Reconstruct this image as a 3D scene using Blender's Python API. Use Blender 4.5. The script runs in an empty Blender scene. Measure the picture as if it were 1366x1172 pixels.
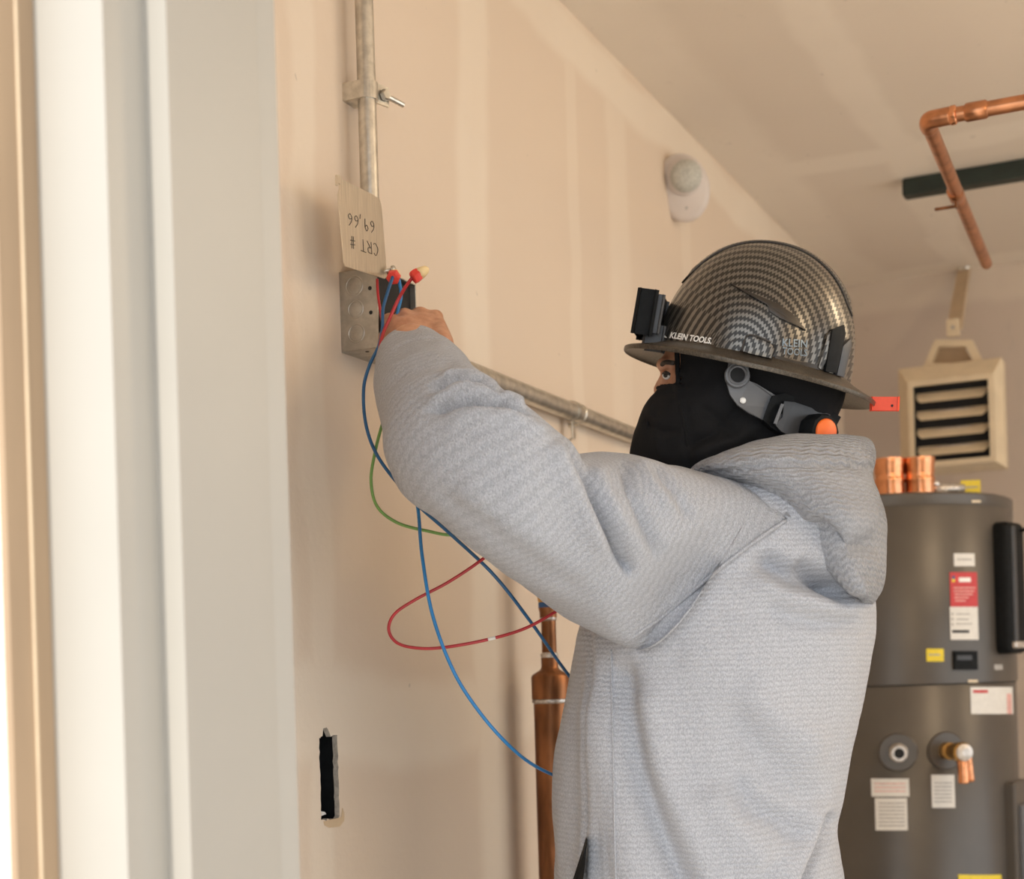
import bpy, bmesh, math, random
import numpy as np
from math import sin, cos, pi, radians, atan2, sqrt
from mathutils import Vector, Matrix, noise

# ------------------------------------------------------------------ camera frame
FPX, CX, CY, ROLL, YAW = 1968.0, 683.0, 905.0, 0.030, radians(25.1)
CAM = Vector((0.96, 0.0, 1.26))
RIGHT = Vector((cos(YAW), sin(YAW), 0)); FWD = Vector((-sin(YAW), cos(YAW), 0)); UP = Vector((0, 0, 1))
SC = bpy.context.scene
COL = SC.collection

def ray(px, py):
    dx, dy = px - CX, py - CY
    xr = dx*cos(ROLL) - dy*sin(ROLL); yd = dx*sin(ROLL) + dy*cos(ROLL)
    return RIGHT*(xr/FPX) + FWD - UP*(yd/FPX)
def at(px, py, Z): return CAM + ray(px, py)*Z
def hit(px, py, ax, val):
    d = ray(px, py); return CAM + d*((val - CAM[ax])/d[ax])
def project(A):                                   # numpy (...,3) -> pixel x, pixel y
    D = A - np.array(CAM)
    z = D @ np.array(FWD); x = (D @ np.array(RIGHT))/z*FPX; y = -(D @ np.array(UP))/z*FPX
    return CX + x*cos(ROLL) + y*sin(ROLL), CY - x*sin(ROLL) + y*cos(ROLL)

cd = bpy.data.cameras.new('camera'); cam = bpy.data.objects.new('camera', cd); COL.objects.link(cam)
cr = RIGHT*cos(ROLL) - UP*sin(ROLL); cu = RIGHT*sin(ROLL) + UP*cos(ROLL)
M = Matrix((cr, cu, -FWD)).transposed().to_4x4(); M.translation = CAM
cam.matrix_world = M
cd.sensor_width = 36; cd.lens = 36*FPX/1366; cd.shift_y = (CY - 586)/1366
cd.clip_start = 0.05
cd.dof.use_dof = True; cd.dof.focus_distance = 1.68; cd.dof.aperture_fstop = 6.0
SC.camera = cam
SC.view_settings.view_transform = 'Standard'; SC.view_settings.look = 'None'
SC.view_settings.gamma = 1; SC.view_settings.use_curve_mapping = False
SC.view_settings.exposure = -0.34

# ------------------------------------------------------------------ light: overcast sky outside the doorway, warm lamp in the room, added fill near the door
w = bpy.data.worlds.new('sky'); SC.world = w; w.use_nodes = True
bg = w.node_tree.nodes['Background']; bg.inputs[0].default_value = (0.86, 0.93, 1.0, 1); bg.inputs[1].default_value = 2.5
def lamp(name, kind, loc, energy, color, size, aim=None):
    l = bpy.data.lights.new(name, kind); l.energy = energy; l.color = color
    if kind == 'AREA': l.shape = 'DISK'; l.size = size
    else: l.shadow_soft_size = size
    o = bpy.data.objects.new(name, l); COL.objects.link(o); o.location = loc
    if aim is not None: o.rotation_euler = (Vector(aim) - Vector(loc)).to_track_quat('-Z', 'Y').to_euler()
    return o
sun = lamp('sun', 'SUN', (-3, -2, 4), 8.5, (1.0, 0.96, 0.90), 0); sun.data.angle = radians(1.0)
sun.rotation_euler = Vector((.045, .48, -.876)).to_track_quat('-Z', 'Y').to_euler()
lamp('ceiling_lamp_or_fill', 'POINT', (1.60, 2.30, 2.15), 16, (1.0, 0.79, 0.53), 0.16)
lamp('ceiling_lamp_or_fill', 'POINT', (1.55, 1.20, 1.95), 9, (1.0, 0.79, 0.53), 0.16)  # fill light added near the door to brighten the lower left wall
lamp('ceiling_lamp_or_fill', 'POINT', (2.30, 3.30, 2.15), 16, (1.0, 0.79, 0.53), 0.20)

# ------------------------------------------------------------------ materials
class NT:
    def __init__(s, name):
        s.m = bpy.data.materials.new(name); s.m.use_nodes = True; s.t = s.m.node_tree
        s.b = s.t.nodes['Principled BSDF']; s._tc = None
    def n(s, typ, **k):
        x = s.t.nodes.new(typ)
        for a, v in k.items(): setattr(x, a, v)
        return x
    def put(s, sock, v):
        if isinstance(v, bpy.types.NodeSocket): s.t.links.new(v, sock)
        elif v is not None: sock.default_value = v
    def tc(s, which='Object'):
        if s._tc is None: s._tc = s.n('ShaderNodeTexCoord')
        return s._tc.outputs[which]
    def math(s, op, a, b=None, c=None, clamp=False):
        x = s.n('ShaderNodeMath', operation=op, use_clamp=clamp)
        for i, v in enumerate((a, b, c)): s.put(x.inputs[i], v)
        return x.outputs[0]
    def xyz(s, v):
        x = s.n('ShaderNodeSeparateXYZ'); s.put(x.inputs[0], v); return x.outputs
    def noise(s, scale, detail=2, rough=.5, vec=None, dist=0):
        x = s.n('ShaderNodeTexNoise'); s.put(x.inputs['Vector'], vec if vec is not None else s.tc())
        x.inputs['Scale'].default_value = scale; x.inputs['Detail'].default_value = detail
        x.inputs['Roughness'].default_value = rough; x.inputs['Distortion'].default_value = dist
        return x.outputs[0]
    def mapping(s, scale, vec=None):
        x = s.n('ShaderNodeMapping'); s.put(x.inputs[0], vec if vec is not None else s.tc()); x.inputs['Scale'].default_value = scale
        return x.outputs[0]
    def step(s, v, a, b, lo=0, hi=1):
        x = s.n('ShaderNodeMapRange', interpolation_type='SMOOTHSTEP'); s.put(x.inputs[0], v)
        for i, q in enumerate((a, b, lo, hi)): x.inputs[1+i].default_value = q
        return x.outputs[0]
    def mix(s, f, a, b, blend='MIX'):
        x = s.n('ShaderNodeMix', data_type='RGBA', blend_type=blend); s.put(x.inputs[0], f)
        for i, v in ((6, a), (7, b)):
            s.put(x.inputs[i], v if isinstance(v, bpy.types.NodeSocket) else (*v, 1))
        return x.outputs[2]
    def bump(s, h, strength=.3, dist=.01):
        x = s.n('ShaderNodeBump'); s.put(x.inputs['Height'], h); x.inputs['Strength'].default_value = strength
        x.inputs['Distance'].default_value = dist; s.t.links.new(x.outputs[0], s.b.inputs['Normal'])
    def col(s, v): s.put(s.b.inputs['Base Color'], v if isinstance(v, bpy.types.NodeSocket) else (*v, 1))
    def set(s, rough=.5, metal=0, spec=None, coat=None):
        s.put(s.b.inputs['Roughness'], rough); s.put(s.b.inputs['Metallic'], metal)
        if spec is not None: s.b.inputs['Specular IOR Level'].default_value = spec
        if coat is not None: s.b.inputs['Coat Weight'].default_value = coat

def plain(name, c, rough=.5, metal=0, var=.12, scale=40, bump=.0, spec=None, streak=None):
    n = NT(name)
    v = n.mapping(streak) if streak else None
    f = n.noise(scale, 3, .6, v)
    f2 = n.step(f, .3, .7)
    n.col(n.mix(f2, tuple(x*(1-var) for x in c), tuple(min(1, x*(1+var)) for x in c)))
    n.set(rough, metal, spec)
    if bump: n.bump(f, bump, .002)
    return n.m

def drywall(name, axis_bands, hband, base, mud, axis=1):
    """paper faced board with lighter taped joints; axis_bands = (centre, half width, strength) along world axis"""
    n = NT(name); o = n.xyz(n.tc())
    wob = n.math('MULTIPLY_ADD', n.noise(2.5, 3), .10, -.05)
    tot = None
    for ax, bands in axis_bands:
        p = n.math('ADD', o[ax], wob)
        for c, hw, st in bands:
            d = n.math('ABSOLUTE', n.math('SUBTRACT', p, c))
            s_ = n.step(d, hw*.5, hw*1.05, st, 0)
            tot = s_ if tot is None else n.math('MAXIMUM', tot, s_)
    smear = n.noise(5, 4, .6, n.mapping((1, .5, .25)))
    tot = n.math('MULTIPLY', tot, n.step(smear, .2, .6, .55, 1))
    c = n.mix(tot, base, mud)
    cloud = n.step(n.noise(1.6, 4, .6), .3, .75)
    c = n.mix(n.math('MULTIPLY', cloud, .22), c, tuple(x*.86 for x in base))
    scuff = n.step(n.noise(7, 6, .75, n.mapping((1, 1, .35))), .63, .72)
    c = n.mix(n.math('MULTIPLY', scuff, .22), c, (.42, .38, .34))
    speck = n.step(n.noise(38, 2, .5), .74, .78)
    c = n.mix(n.math('MULTIPLY', speck, .35), c, (.35, .30, .26))
    n.col(c); n.set(.88, 0, .25)
    n.bump(n.math('ADD', n.noise(90, 3), n.math('MULTIPLY', tot, 1.5)), .10, .004)
    return n.m

MAT = {}
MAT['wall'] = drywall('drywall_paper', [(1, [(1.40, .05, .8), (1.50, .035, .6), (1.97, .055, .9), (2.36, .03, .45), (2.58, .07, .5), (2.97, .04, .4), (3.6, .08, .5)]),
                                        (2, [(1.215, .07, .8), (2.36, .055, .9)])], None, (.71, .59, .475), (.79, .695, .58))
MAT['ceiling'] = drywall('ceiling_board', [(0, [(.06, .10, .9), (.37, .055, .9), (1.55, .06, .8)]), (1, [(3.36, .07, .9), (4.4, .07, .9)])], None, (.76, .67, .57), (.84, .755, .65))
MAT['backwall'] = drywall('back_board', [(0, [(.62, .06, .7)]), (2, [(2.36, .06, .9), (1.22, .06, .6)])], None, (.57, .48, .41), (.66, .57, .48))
MAT['gypsum'] = plain('gypsum_core', (.42, .38, .33), .9, 0, .2, 160, .4)
MAT['concrete'] = plain('concrete', (.58, .54, .48), .85, 0, .18, 9, .2)
MAT['paving'] = plain('paving', (.55, .52, .48), .9, 0, .12, 6, .2)
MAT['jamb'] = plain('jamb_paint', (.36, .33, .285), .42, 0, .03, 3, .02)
MAT['jamb_lit'] = plain('jamb_paint_lit', (.86, .855, .84), .42, 0, .02, 5, .02)  # unused copy of the jamb paint with daylight put into its colour
MAT['brown'] = plain('brown_trim', (.33, .225, .135), .65, 0, .10, 30, .12, None, (1, 1, .08))
MAT['stucco'] = plain('stucco', (.66, .585, .50), .9, 0, .07, 220, .5)
MAT['galv'] = plain('galvanized_steel', (.60, .57, .51), .36, .92, .16, 60, .06)
MAT['plate'] = plain('brushed_steel', (.70, .64, .55), .28, .95, .10, 90, .05, None, (6, 6, .25))
MAT['boxsteel'] = plain('box_steel', (.46, .44, .40), .42, .88, .12, 70, .05)
MAT['shade_black'] = plain('painted_shade', (.006, .006, .007), .7, 0, .3, 60)  # near-black that paints shade into holes and recesses
MAT['black'] = plain('black_plastic', (.008, .009, .010), .6, 0, .2, 90, 0, .15)
MAT['blackstrut'] = plain('dark_green_strut', (.012, .022, .018), .5, 0, .2, 30)
MAT['copper'] = plain('copper_pipe', (.54, .24, .12), .30, 1, .22, 28, .04)
MAT['copper_old'] = plain('copper_aged', (.27, .115, .05), .40, .85, .42, 26, .05, None, (1, 1, .35))
MAT['copper_new'] = plain('copper_bright', (.80, .36, .18), .24, 1, .12, 60)
MAT['brass'] = plain('brass', (.58, .36, .13), .30, 1, .2, 50)
MAT['solder'] = plain('solder', (.62, .58, .54), .42, .8, .25, 160, .2)
MAT['bluetape'] = plain('blue_tape', (.03, .10, .26), .6, 0, .15, 60)
MAT['tank'] = plain('tank_grey', (.098, .086, .074), .33, .25, .05, 10)
MAT['cream'] = plain('cream_enamel', (.72, .595, .42), .42, 0, .05, 20)
MAT['creamdk'] = plain('cream_bracket', (.58, .44, .29), .5, 0, .06, 20)
MAT['coil'] = plain('coil_metal', (.75, .75, .78), .22, 1, .2, 200)
MAT['white'] = plain('white_plastic', (.66, .60, .57), .45, 0, .03, 20)
MAT['lens'] = plain('frosted_lens', (.50, .50, .46), .5, 0, .18, 240, .35)
MAT['paperwhite'] = plain('sticker_white', (.74, .72, .68), .5, 0, .04, 90)
MAT['papergrey'] = plain('sticker_print', (.40, .38, .36), .6, 0, .2, 300)
MAT['red_label'] = plain('sticker_red', (.55, .035, .035), .45, 0, .06, 90)
MAT['redprint'] = plain('red_print', (.72, .40, .36), .5, 0, .2, 200)
MAT['yellow'] = plain('sticker_yellow', (.80, .62, .03), .5, 0, .06, 90)
MAT['ink'] = plain('marker_ink', (.030, .026, .024), .6, 0, .1, 90)
MAT['skin'] = None
MAT['greyplastic'] = plain('grey_plastic', (.14, .145, .155), .45, 0, .05, 60)
MAT['dkgreyplastic'] = plain('dark_grey_plastic', (.045, .047, .052), .42, 0, .08, 60)
MAT['orange'] = plain('orange_plastic', (.90, .16, .02), .45, 0, .06, 60)
MAT['redorange'] = plain('red_orange_plastic', (.78, .07, .02), .45, 0, .06, 60)
MAT['silver'] = plain('silver_print', (.22, .28, .34), .35, .5, .1, 60)
MAT['whiteprint'] = plain('white_print', (.88, .87, .84), .5, 0, .02, 60)
MAT['bluewire'] = plain('blue_insulation', (.022, .21, .52), .35, 0, .10, 30)
MAT['dbluewire'] = plain('dark_blue_insulation', (.020, .11, .26), .35, 0, .12, 30)
MAT['redwire'] = plain('red_insulation', (.42, .022, .028), .35, 0, .12, 30)
MAT['greenwire'] = plain('green_insulation', (.17, .33, .085), .38, 0, .10, 30)
MAT['capred'] = plain('connector_red', (.72, .05, .035), .4, 0, .06, 60)
MAT['capyel'] = plain('connector_cream', (.80, .62, .33), .4, 0, .06, 60)
MAT['trouser'] = plain('dark_trousers', (.022, .023, .028), .9, 0, .2, 200, .3)
MAT['boot'] = plain('boot_leather', (.05, .032, .02), .6, 0, .2, 60, .2)
MAT['eyewhite'] = plain('eye_white', (.62, .58, .54), .25, 0, .02, 20)
MAT['hair'] = plain('brow_hair', (.02, .014, .01), .7, 0, .2, 200)

def skin_mat():
    n = NT('skin'); f = n.noise(60, 4, .6)
    n.col(n.mix(n.step(f, .3, .7), (.47, .225, .13), (.62, .33, .205)))
    n.set(.5, 0, .4); n.b.inputs['Subsurface Weight'].default_value = .12
    n.b.inputs['Subsurface Radius'].default_value = (.012, .004, .002)
    n.bump(n.noise(240, 3), .18, .002); return n.m
MAT['skin'] = skin_mat()

def knit(name, row, col, amp, strength, noisy, base, dark):
    """heather knit: rows of zigzag stitches along uv, uv in metres"""
    n = NT(name); uv = n.xyz(n.tc('UV'))
    warp = n.math('MULTIPLY_ADD', n.noise(26, 2), .010, -.005)
    u = n.math('ADD', uv[0], warp); v = n.math('ADD', uv[1], n.math('MULTIPLY', warp, .5))
    tri = n.math('PINGPONG', n.math('DIVIDE', u, col), .5)
    ph = n.math('ADD', n.math('DIVIDE', v, row), n.math('MULTIPLY', tri, amp))
    s = n.math('SINE', n.math('MULTIPLY', ph, 2*pi))
    fuzz = n.noise(520, 3, .7)
    gate = n.step(n.noise(11, 3, .6), .32, .66, .35, 1)
    h = n.math('MULTIPLY_ADD', n.math('MULTIPLY', s, gate), 1-noisy, n.math('MULTIPLY', fuzz, 1.2+noisy*1.6))
    n.bump(h, strength, .0034 if col > .012 else .0022)
    heather = n.noise(900, 2, .6, n.mapping((1, 1, .45)))
    c = n.mix(n.step(heather, .36, .64), dark, base)
    c = n.mix(n.math('MULTIPLY', n.step(s, .2, -1), .22), c, tuple(x*.62 for x in dark))
    n.col(c); n.set(.95, 0, .15)
    n.b.inputs['Sheen Weight'].default_value = .15
    return n.m
FB, FD = (.575, .588, .63), (.41, .425, .47)
MAT['knit_body'] = knit('heather_knit_body', .0064, .008, .5, .52, .36, FB, FD)
MAT['knit_sleeve'] = knit('heather_knit_sleeve', .0085, .010, .6, .75, .55, FB, FD)
MAT['knit_hood'] = knit('heather_knit_hood', .0085, .016, .9, .95, .15, FB, FD)

def black_cloth():
    n = NT('black_jersey'); n.col(n.mix(n.noise(700, 2), (.004, .004, .0045), (.011, .011, .0125)))
    n.set(.85, 0, .25); n.bump(n.noise(900, 2), .2, .001); return n.m
MAT['blackcloth'] = black_cloth()

HC = at(1003, 486, 1.80)                           # centre of the hard hat's rim plane
ez0 = UP
_f = (-RIGHT*cos(radians(11)) + FWD*sin(radians(11)))
HX = (_f*cos(radians(15.5)) + UP*sin(radians(15.5))).normalized()           # hat front
HY = UP.cross(HX).normalized()                                           # hat left (towards the camera)
if HY.dot(FWD) > 0: HY = -HY
_z = HX.cross(HY); _z = _z if _z.z > 0 else -_z
HY = (HY*cos(radians(3.8)) - _z*sin(radians(3.8))).normalized()           # leans a little to the camera side
HZ = (HX.cross(HY)); HZ = HZ if HZ.z > 0 else -HZ

def carbon():
    n = NT('carbon_weave_shell')
    def dot(v):
        x = n.n('ShaderNodeVectorMath', operation='DOT_PRODUCT'); n.put(x.inputs[0], rel); x.inputs[1].default_value = v; return x.outputs['Value']
    r = n.n('ShaderNodeVectorMath', operation='SUBTRACT'); n.put(r.inputs[0], n.tc()); r.inputs[1].default_value = HC; rel = r.outputs[0]
    X, Y, Z = dot(HX), dot(HY), dot(HZ)
    zc = n.math('SUBTRACT', Z, -.002); xc = n.math('SUBTRACT', X, .012)
    d = n.math('SQRT', n.math('ADD', n.math('MULTIPLY', xc, xc), n.math('MULTIPLY', n.math('MULTIPLY', zc, zc), .85)))
    zig = n.math('PINGPONG', n.math('DIVIDE', n.math('ADD', X, n.math('MULTIPLY', Z, .35)), .0044), .5)
    ph = n.math('ADD', n.math('DIVIDE', d, .0078), n.math('MULTIPLY', zig, .72))
    s = n.math('SINE', n.math('MULTIPLY', ph, 2*pi))
    w2 = n.math('SINE', n.math('MULTIPLY', n.math('ADD', X, Z), 2*pi/.0050))
    m = n.step(n.math('MULTIPLY_ADD', w2, .25, s), -.35, .55)
    n.col(n.mix(m, (.018, .016, .014), (.185, .17, .15)))
    n.set(n.step(m, 0, 1, .42, .28), n.step(m, 0, 1, .35, .75), .5, .35)
    n.b.inputs['Coat Roughness'].default_value = .22
    return n.m
MAT['carbon'] = carbon()
MAT['hatdark'] = plain('hat_dark_gloss', (.040, .033, .027), .30, .3, .1, 30)
MAT['hatrim'] = plain('hat_rim_weave', (.088, .074, .058), .36, .5, .35, 420)

# ------------------------------------------------------------------ mesh helpers
def link(name, bm_or_mesh, mat, parent=None, smooth=False):
    if isinstance(bm_or_mesh, bmesh.types.BMesh):
        me = bpy.data.meshes.new(name)
        bmesh.ops.recalc_face_normals(bm_or_mesh, faces=bm_or_mesh.faces[:]); bm_or_mesh.to_mesh(me); bm_or_mesh.free()
    else: me = bm_or_mesh
    if smooth:
        me.polygons.foreach_set('use_smooth', [True]*len(me.polygons))
    o = bpy.data.objects.new(name, me); COL.objects.link(o)
    if mat is not None: me.materials.append(MAT[mat] if isinstance(mat, str) else mat)
    if parent is not None: adopt(o, parent)
    return o
def adopt(o, parent):
    o.parent = parent
    if parent.type == 'EMPTY': o.matrix_parent_inverse = Matrix.Translation(-parent.location)
def tag(o, label=None, cat=None, group=None, kind=None):
    for k, v in (('label', label), ('category', cat), ('group', group), ('kind', kind)):
        if v: o[k] = v
    return o
def thing(name, loc, label, cat, group=None):
    o = bpy.data.objects.new(name, None); COL.objects.link(o); o.location = loc; o.empty_display_size = .05
    return tag(o, label, cat, group)
def sharp(o, deg=35):
    me = o.data; me.polygons.foreach_set('use_smooth', [True]*len(me.polygons))
    bm = bmesh.new(); bm.from_mesh(me)
    for e in bm.edges:
        if len(e.link_faces) == 2 and e.calc_face_angle(0) > radians(deg): e.smooth = False
    bm.to_mesh(me); bm.free(); return o

def add_box(bm, c, s, R=None, bev=0):
    r = bmesh.ops.create_cube(bm, size=1)
    vs = r['verts']
    for v in vs:
        p = Vector((v.co.x*s[0], v.co.y*s[1], v.co.z*s[2]))
        v.co = (R @ p if R is not None else p) + Vector(c)
    if bev:
        es = list({e for v in vs for e in v.link_edges})
        bmesh.ops.bevel(bm, geom=es, offset=bev, segments=2, affect='EDGES', profile=.5)
    return bm
def box(c, s, R=None, bev=0): return add_box(bmesh.new(), c, s, R, bev)
def box2(a, b, bev=0):
    return box([(a[i]+b[i])/2 for i in range(3)], [abs(b[i]-a[i]) for i in range(3)], None, bev)
def basis(x, y, z): return Matrix((Vector(x), Vector(y), Vector(z))).transposed()
def frame(axis):
    a = Vector(axis).normalized(); t = Vector((0, 0, 1)) if abs(a.z) < .9 else Vector((1, 0, 0))
    x = a.cross(t).normalized(); return x, a.cross(x).normalized(), a
def add_lathe(bm, o, axis, prof, seg=28, cap=True):
    x, y, a = frame(axis); o = Vector(o); rings = []
    for r, h in prof:
        rings.append([bm.verts.new(o + a*h + x*(r*cos(2*pi*i/seg)) + y*(r*sin(2*pi*i/seg))) for i in range(seg)])
    for p, q in zip(rings, rings[1:]):
        for i in range(seg): bm.faces.new((p[i], p[(i+1) % seg], q[(i+1) % seg], q[i]))
    if cap:
        bm.faces.new(rings[0][::-1]); bm.faces.new(rings[-1])
    return bm
def lathe(*a, **k): return add_lathe(bmesh.new(), *a, **k)
def catmull(P, n):
    P = [Vector(p) for p in P]; out = []
    E = [P[0]*2-P[1]] + P + [P[-1]*2-P[-2]]
    for i in range(1, len(E)-2):
        p0, p1, p2, p3 = E[i-1:i+3]
        for k in range(n):
            t = k/n; out.append(.5*((2*p1)+(p2-p0)*t+(2*p0-5*p1+4*p2-p3)*t*t+(3*p1-p0-3*p2+p3)*t**3))
    out.append(P[-1]); return out
def add_tube(bm, pts, r, seg=12, sub=8):
    pts = catmull(pts, sub) if sub > 1 else [Vector(p) for p in pts]
    prev = None; rings = []
    for i, p in enumerate(pts):
        t = (pts[min(i+1, len(pts)-1)] - pts[max(i-1, 0)]).normalized()
        if prev is None: x, _, _ = frame(t)
        else: x = (prev - t*prev.dot(t)).normalized()
        prev = x; y = t.cross(x); rr = r(i/(len(pts)-1)) if callable(r) else r
        rings.append([bm.verts.new(p + x*(rr*cos(2*pi*k/seg)) + y*(rr*sin(2*pi*k/seg))) for k in range(seg)])
    for a, b in zip(rings, rings[1:]):
        for k in range(seg): bm.faces.new((a[k], a[(k+1) % seg], b[(k+1) % seg], b[k]))
    bm.faces.new(rings[0][::-1]); bm.faces.new(rings[-1]); return bm
def tube(*a, **k): return add_tube(bmesh.new(), *a, **k)
def add_prism(bm, poly, d):
    d = Vector(d); A = [bm.verts.new(Vector(p)) for p in poly]; B = [bm.verts.new(Vector(p)+d) for p in poly]
    n = len(A); bm.faces.new(A); bm.faces.new(B[::-1])
    for i in range(n): bm.faces.new((A[i], B[i], B[(i+1) % n], A[(i+1) % n]))
    return bm
def prism(poly, d): return add_prism(bmesh.new(), poly, d)
def bevel_all(bm, w, seg=2, ang=30):
    es = [e for e in bm.edges if len(e.link_faces) == 2 and e.calc_face_angle(0) > radians(ang)]
    bmesh.ops.bevel(bm, geom=es, offset=w, segments=seg, affect='EDGES', profile=.5); return bm
def text_bm(s, size, mapf, shear=0, offset=0, depth=None, spacing=1, spacing_word=1):
    """flat lettering; mapf(u, v) -> world point, u across and v up from the baseline start"""
    c = bpy.data.curves.new('lettering', 'FONT'); c.body = s; c.size = size; c.shear = shear; c.offset = offset
    c.space_character = spacing; c.resolution_u = 3; c.align_x = 'LEFT'; c.space_word = spacing_word
    o = bpy.data.objects.new('lettering', c); COL.objects.link(o)
    dg = bpy.context.evaluated_depsgraph_get(); dg.update()
    me = bpy.data.meshes.new_from_object(o.evaluated_get(dg)); bm = bmesh.new(); bm.from_mesh(me)
    bpy.data.objects.remove(o); bpy.data.curves.remove(c); bpy.data.meshes.remove(me)
    for v in bm.verts: v.co = mapf(v.co.x, v.co.y)
    return bm

# numpy grid surface with sculpting strokes and metre UVs
def ngrid_normals(G):
    du = np.roll(G, -1, 1) - np.roll(G, 1, 1); dv = np.gradient(G, axis=0)
    n = np.cross(du, dv); n /= np.linalg.norm(n, axis=2, keepdims=True) + 1e-12
    c = G.mean(1, keepdims=True)
    if ((G-c)*n).sum() < 0: n = -n
    return n
def seg_dist(px, py, line):
    best = np.full(px.shape, 1e9); tt = np.zeros(px.shape); L = len(line)-1
    for i in range(L):
        (ax, ay), (bx, by) = line[i][:2], line[i+1][:2]
        dx, dy = bx-ax, by-ay; t = np.clip(((px-ax)*dx+(py-ay)*dy)/(dx*dx+dy*dy), 0, 1)
        d = np.hypot(px-ax-t*dx, py-ay-t*dy); m = d < best
        best = np.where(m, d, best); tt = np.where(m, (i+t)/L, tt)
    return best, tt
def sculpt(G, strokes, wrinkle=0, wscale=6, seed=0):
    N = ngrid_normals(G); px, py = project(G)
    tocam = np.array(CAM) - G; tocam /= np.linalg.norm(tocam, axis=2, keepdims=True)
    facing = np.clip((N*tocam).sum(2)/.25, 0, 1)
    disp = np.zeros(px.shape)
    for line, wd, amp, *rest in strokes:
        d, t = seg_dist(px, py, line)
        fade = np.clip(np.minimum(t, 1-t)/.18, 0, 1) if not rest else np.clip((1-t)/.25, 0, 1) if rest[0] == 'in' else np.ones(t.shape)
        fade = fade*fade*(3-2*fade)
        disp += amp*np.exp(-(d/wd)**2)*fade*facing
    if wrinkle:
        n = np.array([[noise.fractal(Vector(p)*wscale + Vector((seed, 0, 0)), .9, 2, 3) for p in row] for row in G])
        disp += wrinkle*n
    return G + N*disp[..., None]
def grid_obj(name, G, mat, parent, flip_uv=False, caps=(False, False)):
    n, m, _ = G.shape
    du = np.linalg.norm(np.roll(G, -1, 1)-G, axis=2).mean(0); U = np.concatenate([[0], np.cumsum(du)])
    dv = np.linalg.norm(np.diff(G, axis=0), axis=2).mean(1); V = np.concatenate([[0], np.cumsum(dv)])
    me = bpy.data.meshes.new(name)
    idx = np.arange(n*m).reshape(n, m)
    a = idx[:-1]; b = np.roll(idx, -1, 1)[:-1]; c = np.roll(idx, -1, 1)[1:]; d = idx[1:]
    faces = np.stack([a, b, c, d], -1).reshape(-1, 4).tolist()
    ex = []
    if caps[0]: ex.append(idx[0].tolist()[::-1])
    if caps[1]: ex.append(idx[-1].tolist())
    me.from_pydata(G.reshape(-1, 3).tolist(), [], faces + ex)
    uvl = me.uv_layers.new(name='UVMap')
    jj = np.arange(m); 
    fu = np.stack([U[jj], U[jj+1], U[jj+1], U[jj]], -1)
    fv = np.stack([V[:-1], V[:-1], V[1:], V[1:]], -1)
    uv = np.zeros((n-1, m, 4, 2)); uv[..., 0] = fu[None]; uv[..., 1] = fv[:, None]
    if flip_uv: uv = uv[..., ::-1]
    full = np.zeros((len(me.loops), 2)); full[:uv.size//2] = uv.reshape(-1, 2)
    uvl.data.foreach_set('uv', full.ravel())
    bm = bmesh.new(); bm.from_mesh(me); bmesh.ops.recalc_face_normals(bm, faces=bm.faces[:]); bm.to_mesh(me); bm.free()
    return link(name, me, mat, parent, True)
def spl(rows, n):                                   # Catmull-Rom through tuples of floats
    A = np.array(rows, float); E = np.vstack([2*A[0]-A[1], A, 2*A[-1]-A[-2]]); out = []
    k = len(A)-1
    for s in np.linspace(0, k, n):
        i = min(int(s), k-1); t = s-i; p0, p1, p2, p3 = E[i:i+4]
        out.append(.5*((2*p1)+(p2-p0)*t+(2*p0-5*p1+4*p2-p3)*t*t+(3*p1-p0-3*p2+p3)*t**3))
    return np.array(out)
def sgn(v, e): return np.sign(v)*np.abs(v)**e
def row_loft(rows, n, m, e=.85, along_view=False):
    """rows (pixel y, left, right, depth, half depth): level rings about a vertical trunk, each at its own distance"""
    R = spl(rows, n); G = np.zeros((n, m, 3)); t = np.linspace(0, 2*pi, m, endpoint=False)
    for i, (y, l, r, Z, b) in enumerate(R):
        c = at((l+r)/2, y, Z); h = (r-l)/2/FPX*Z
        dd = np.array(FWD)
        if along_view: dd = np.array(c - CAM)*np.array((1, 1, 0)); dd /= np.linalg.norm(dd)
        G[i] = np.array(c) + np.outer(h*sgn(np.cos(t), e), np.array(RIGHT)) + np.outer(b*sgn(np.sin(t), e)*(np.where(np.sin(t) > 0, .72, 1) if along_view else 1), dd)
    return G
def limb_loft(st, n, m, e=.92, e_end=None):
    """stations (ax, ay, bx, by, depth, half depth): rings across a limb between two outline pixels"""
    S = spl(st, n); C = np.array([at((s[0]+s[2])/2, (s[1]+s[3])/2, s[4]) for s in S]); T = np.gradient(C, axis=0)
    G = np.zeros((n, m, 3)); t = np.linspace(0, 2*pi, m, endpoint=False)
    for i, s in enumerate(S):
        if e_end is not None: e = .92 + (e_end-.92)*min(1, max(0, (i/(n-1)-.60)/.15))
        e1 = np.array(at(s[0], s[1], s[4]) - at(s[2], s[3], s[4]))/2
        tt = T[i]/np.linalg.norm(T[i]); e2 = np.cross(tt, e1); e2 /= np.linalg.norm(e2)
        G[i] = C[i] + np.outer(sgn(np.cos(t), e), e1) + np.outer(sgn(np.sin(t), e)*s[5], e2)
    return G

# ================================================================== SETTING
CH, YB, XR, YF0, YF1, XJ = 2.41, 4.46, 3.2, 0.755, 0.93, 0.348
def struct(name, bm, mat, label=None, parent=None):
    o = link(name, bm, mat, parent)
    if parent is None: o['kind'] = 'structure'
    if label: o['label'] = label
    return o
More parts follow.
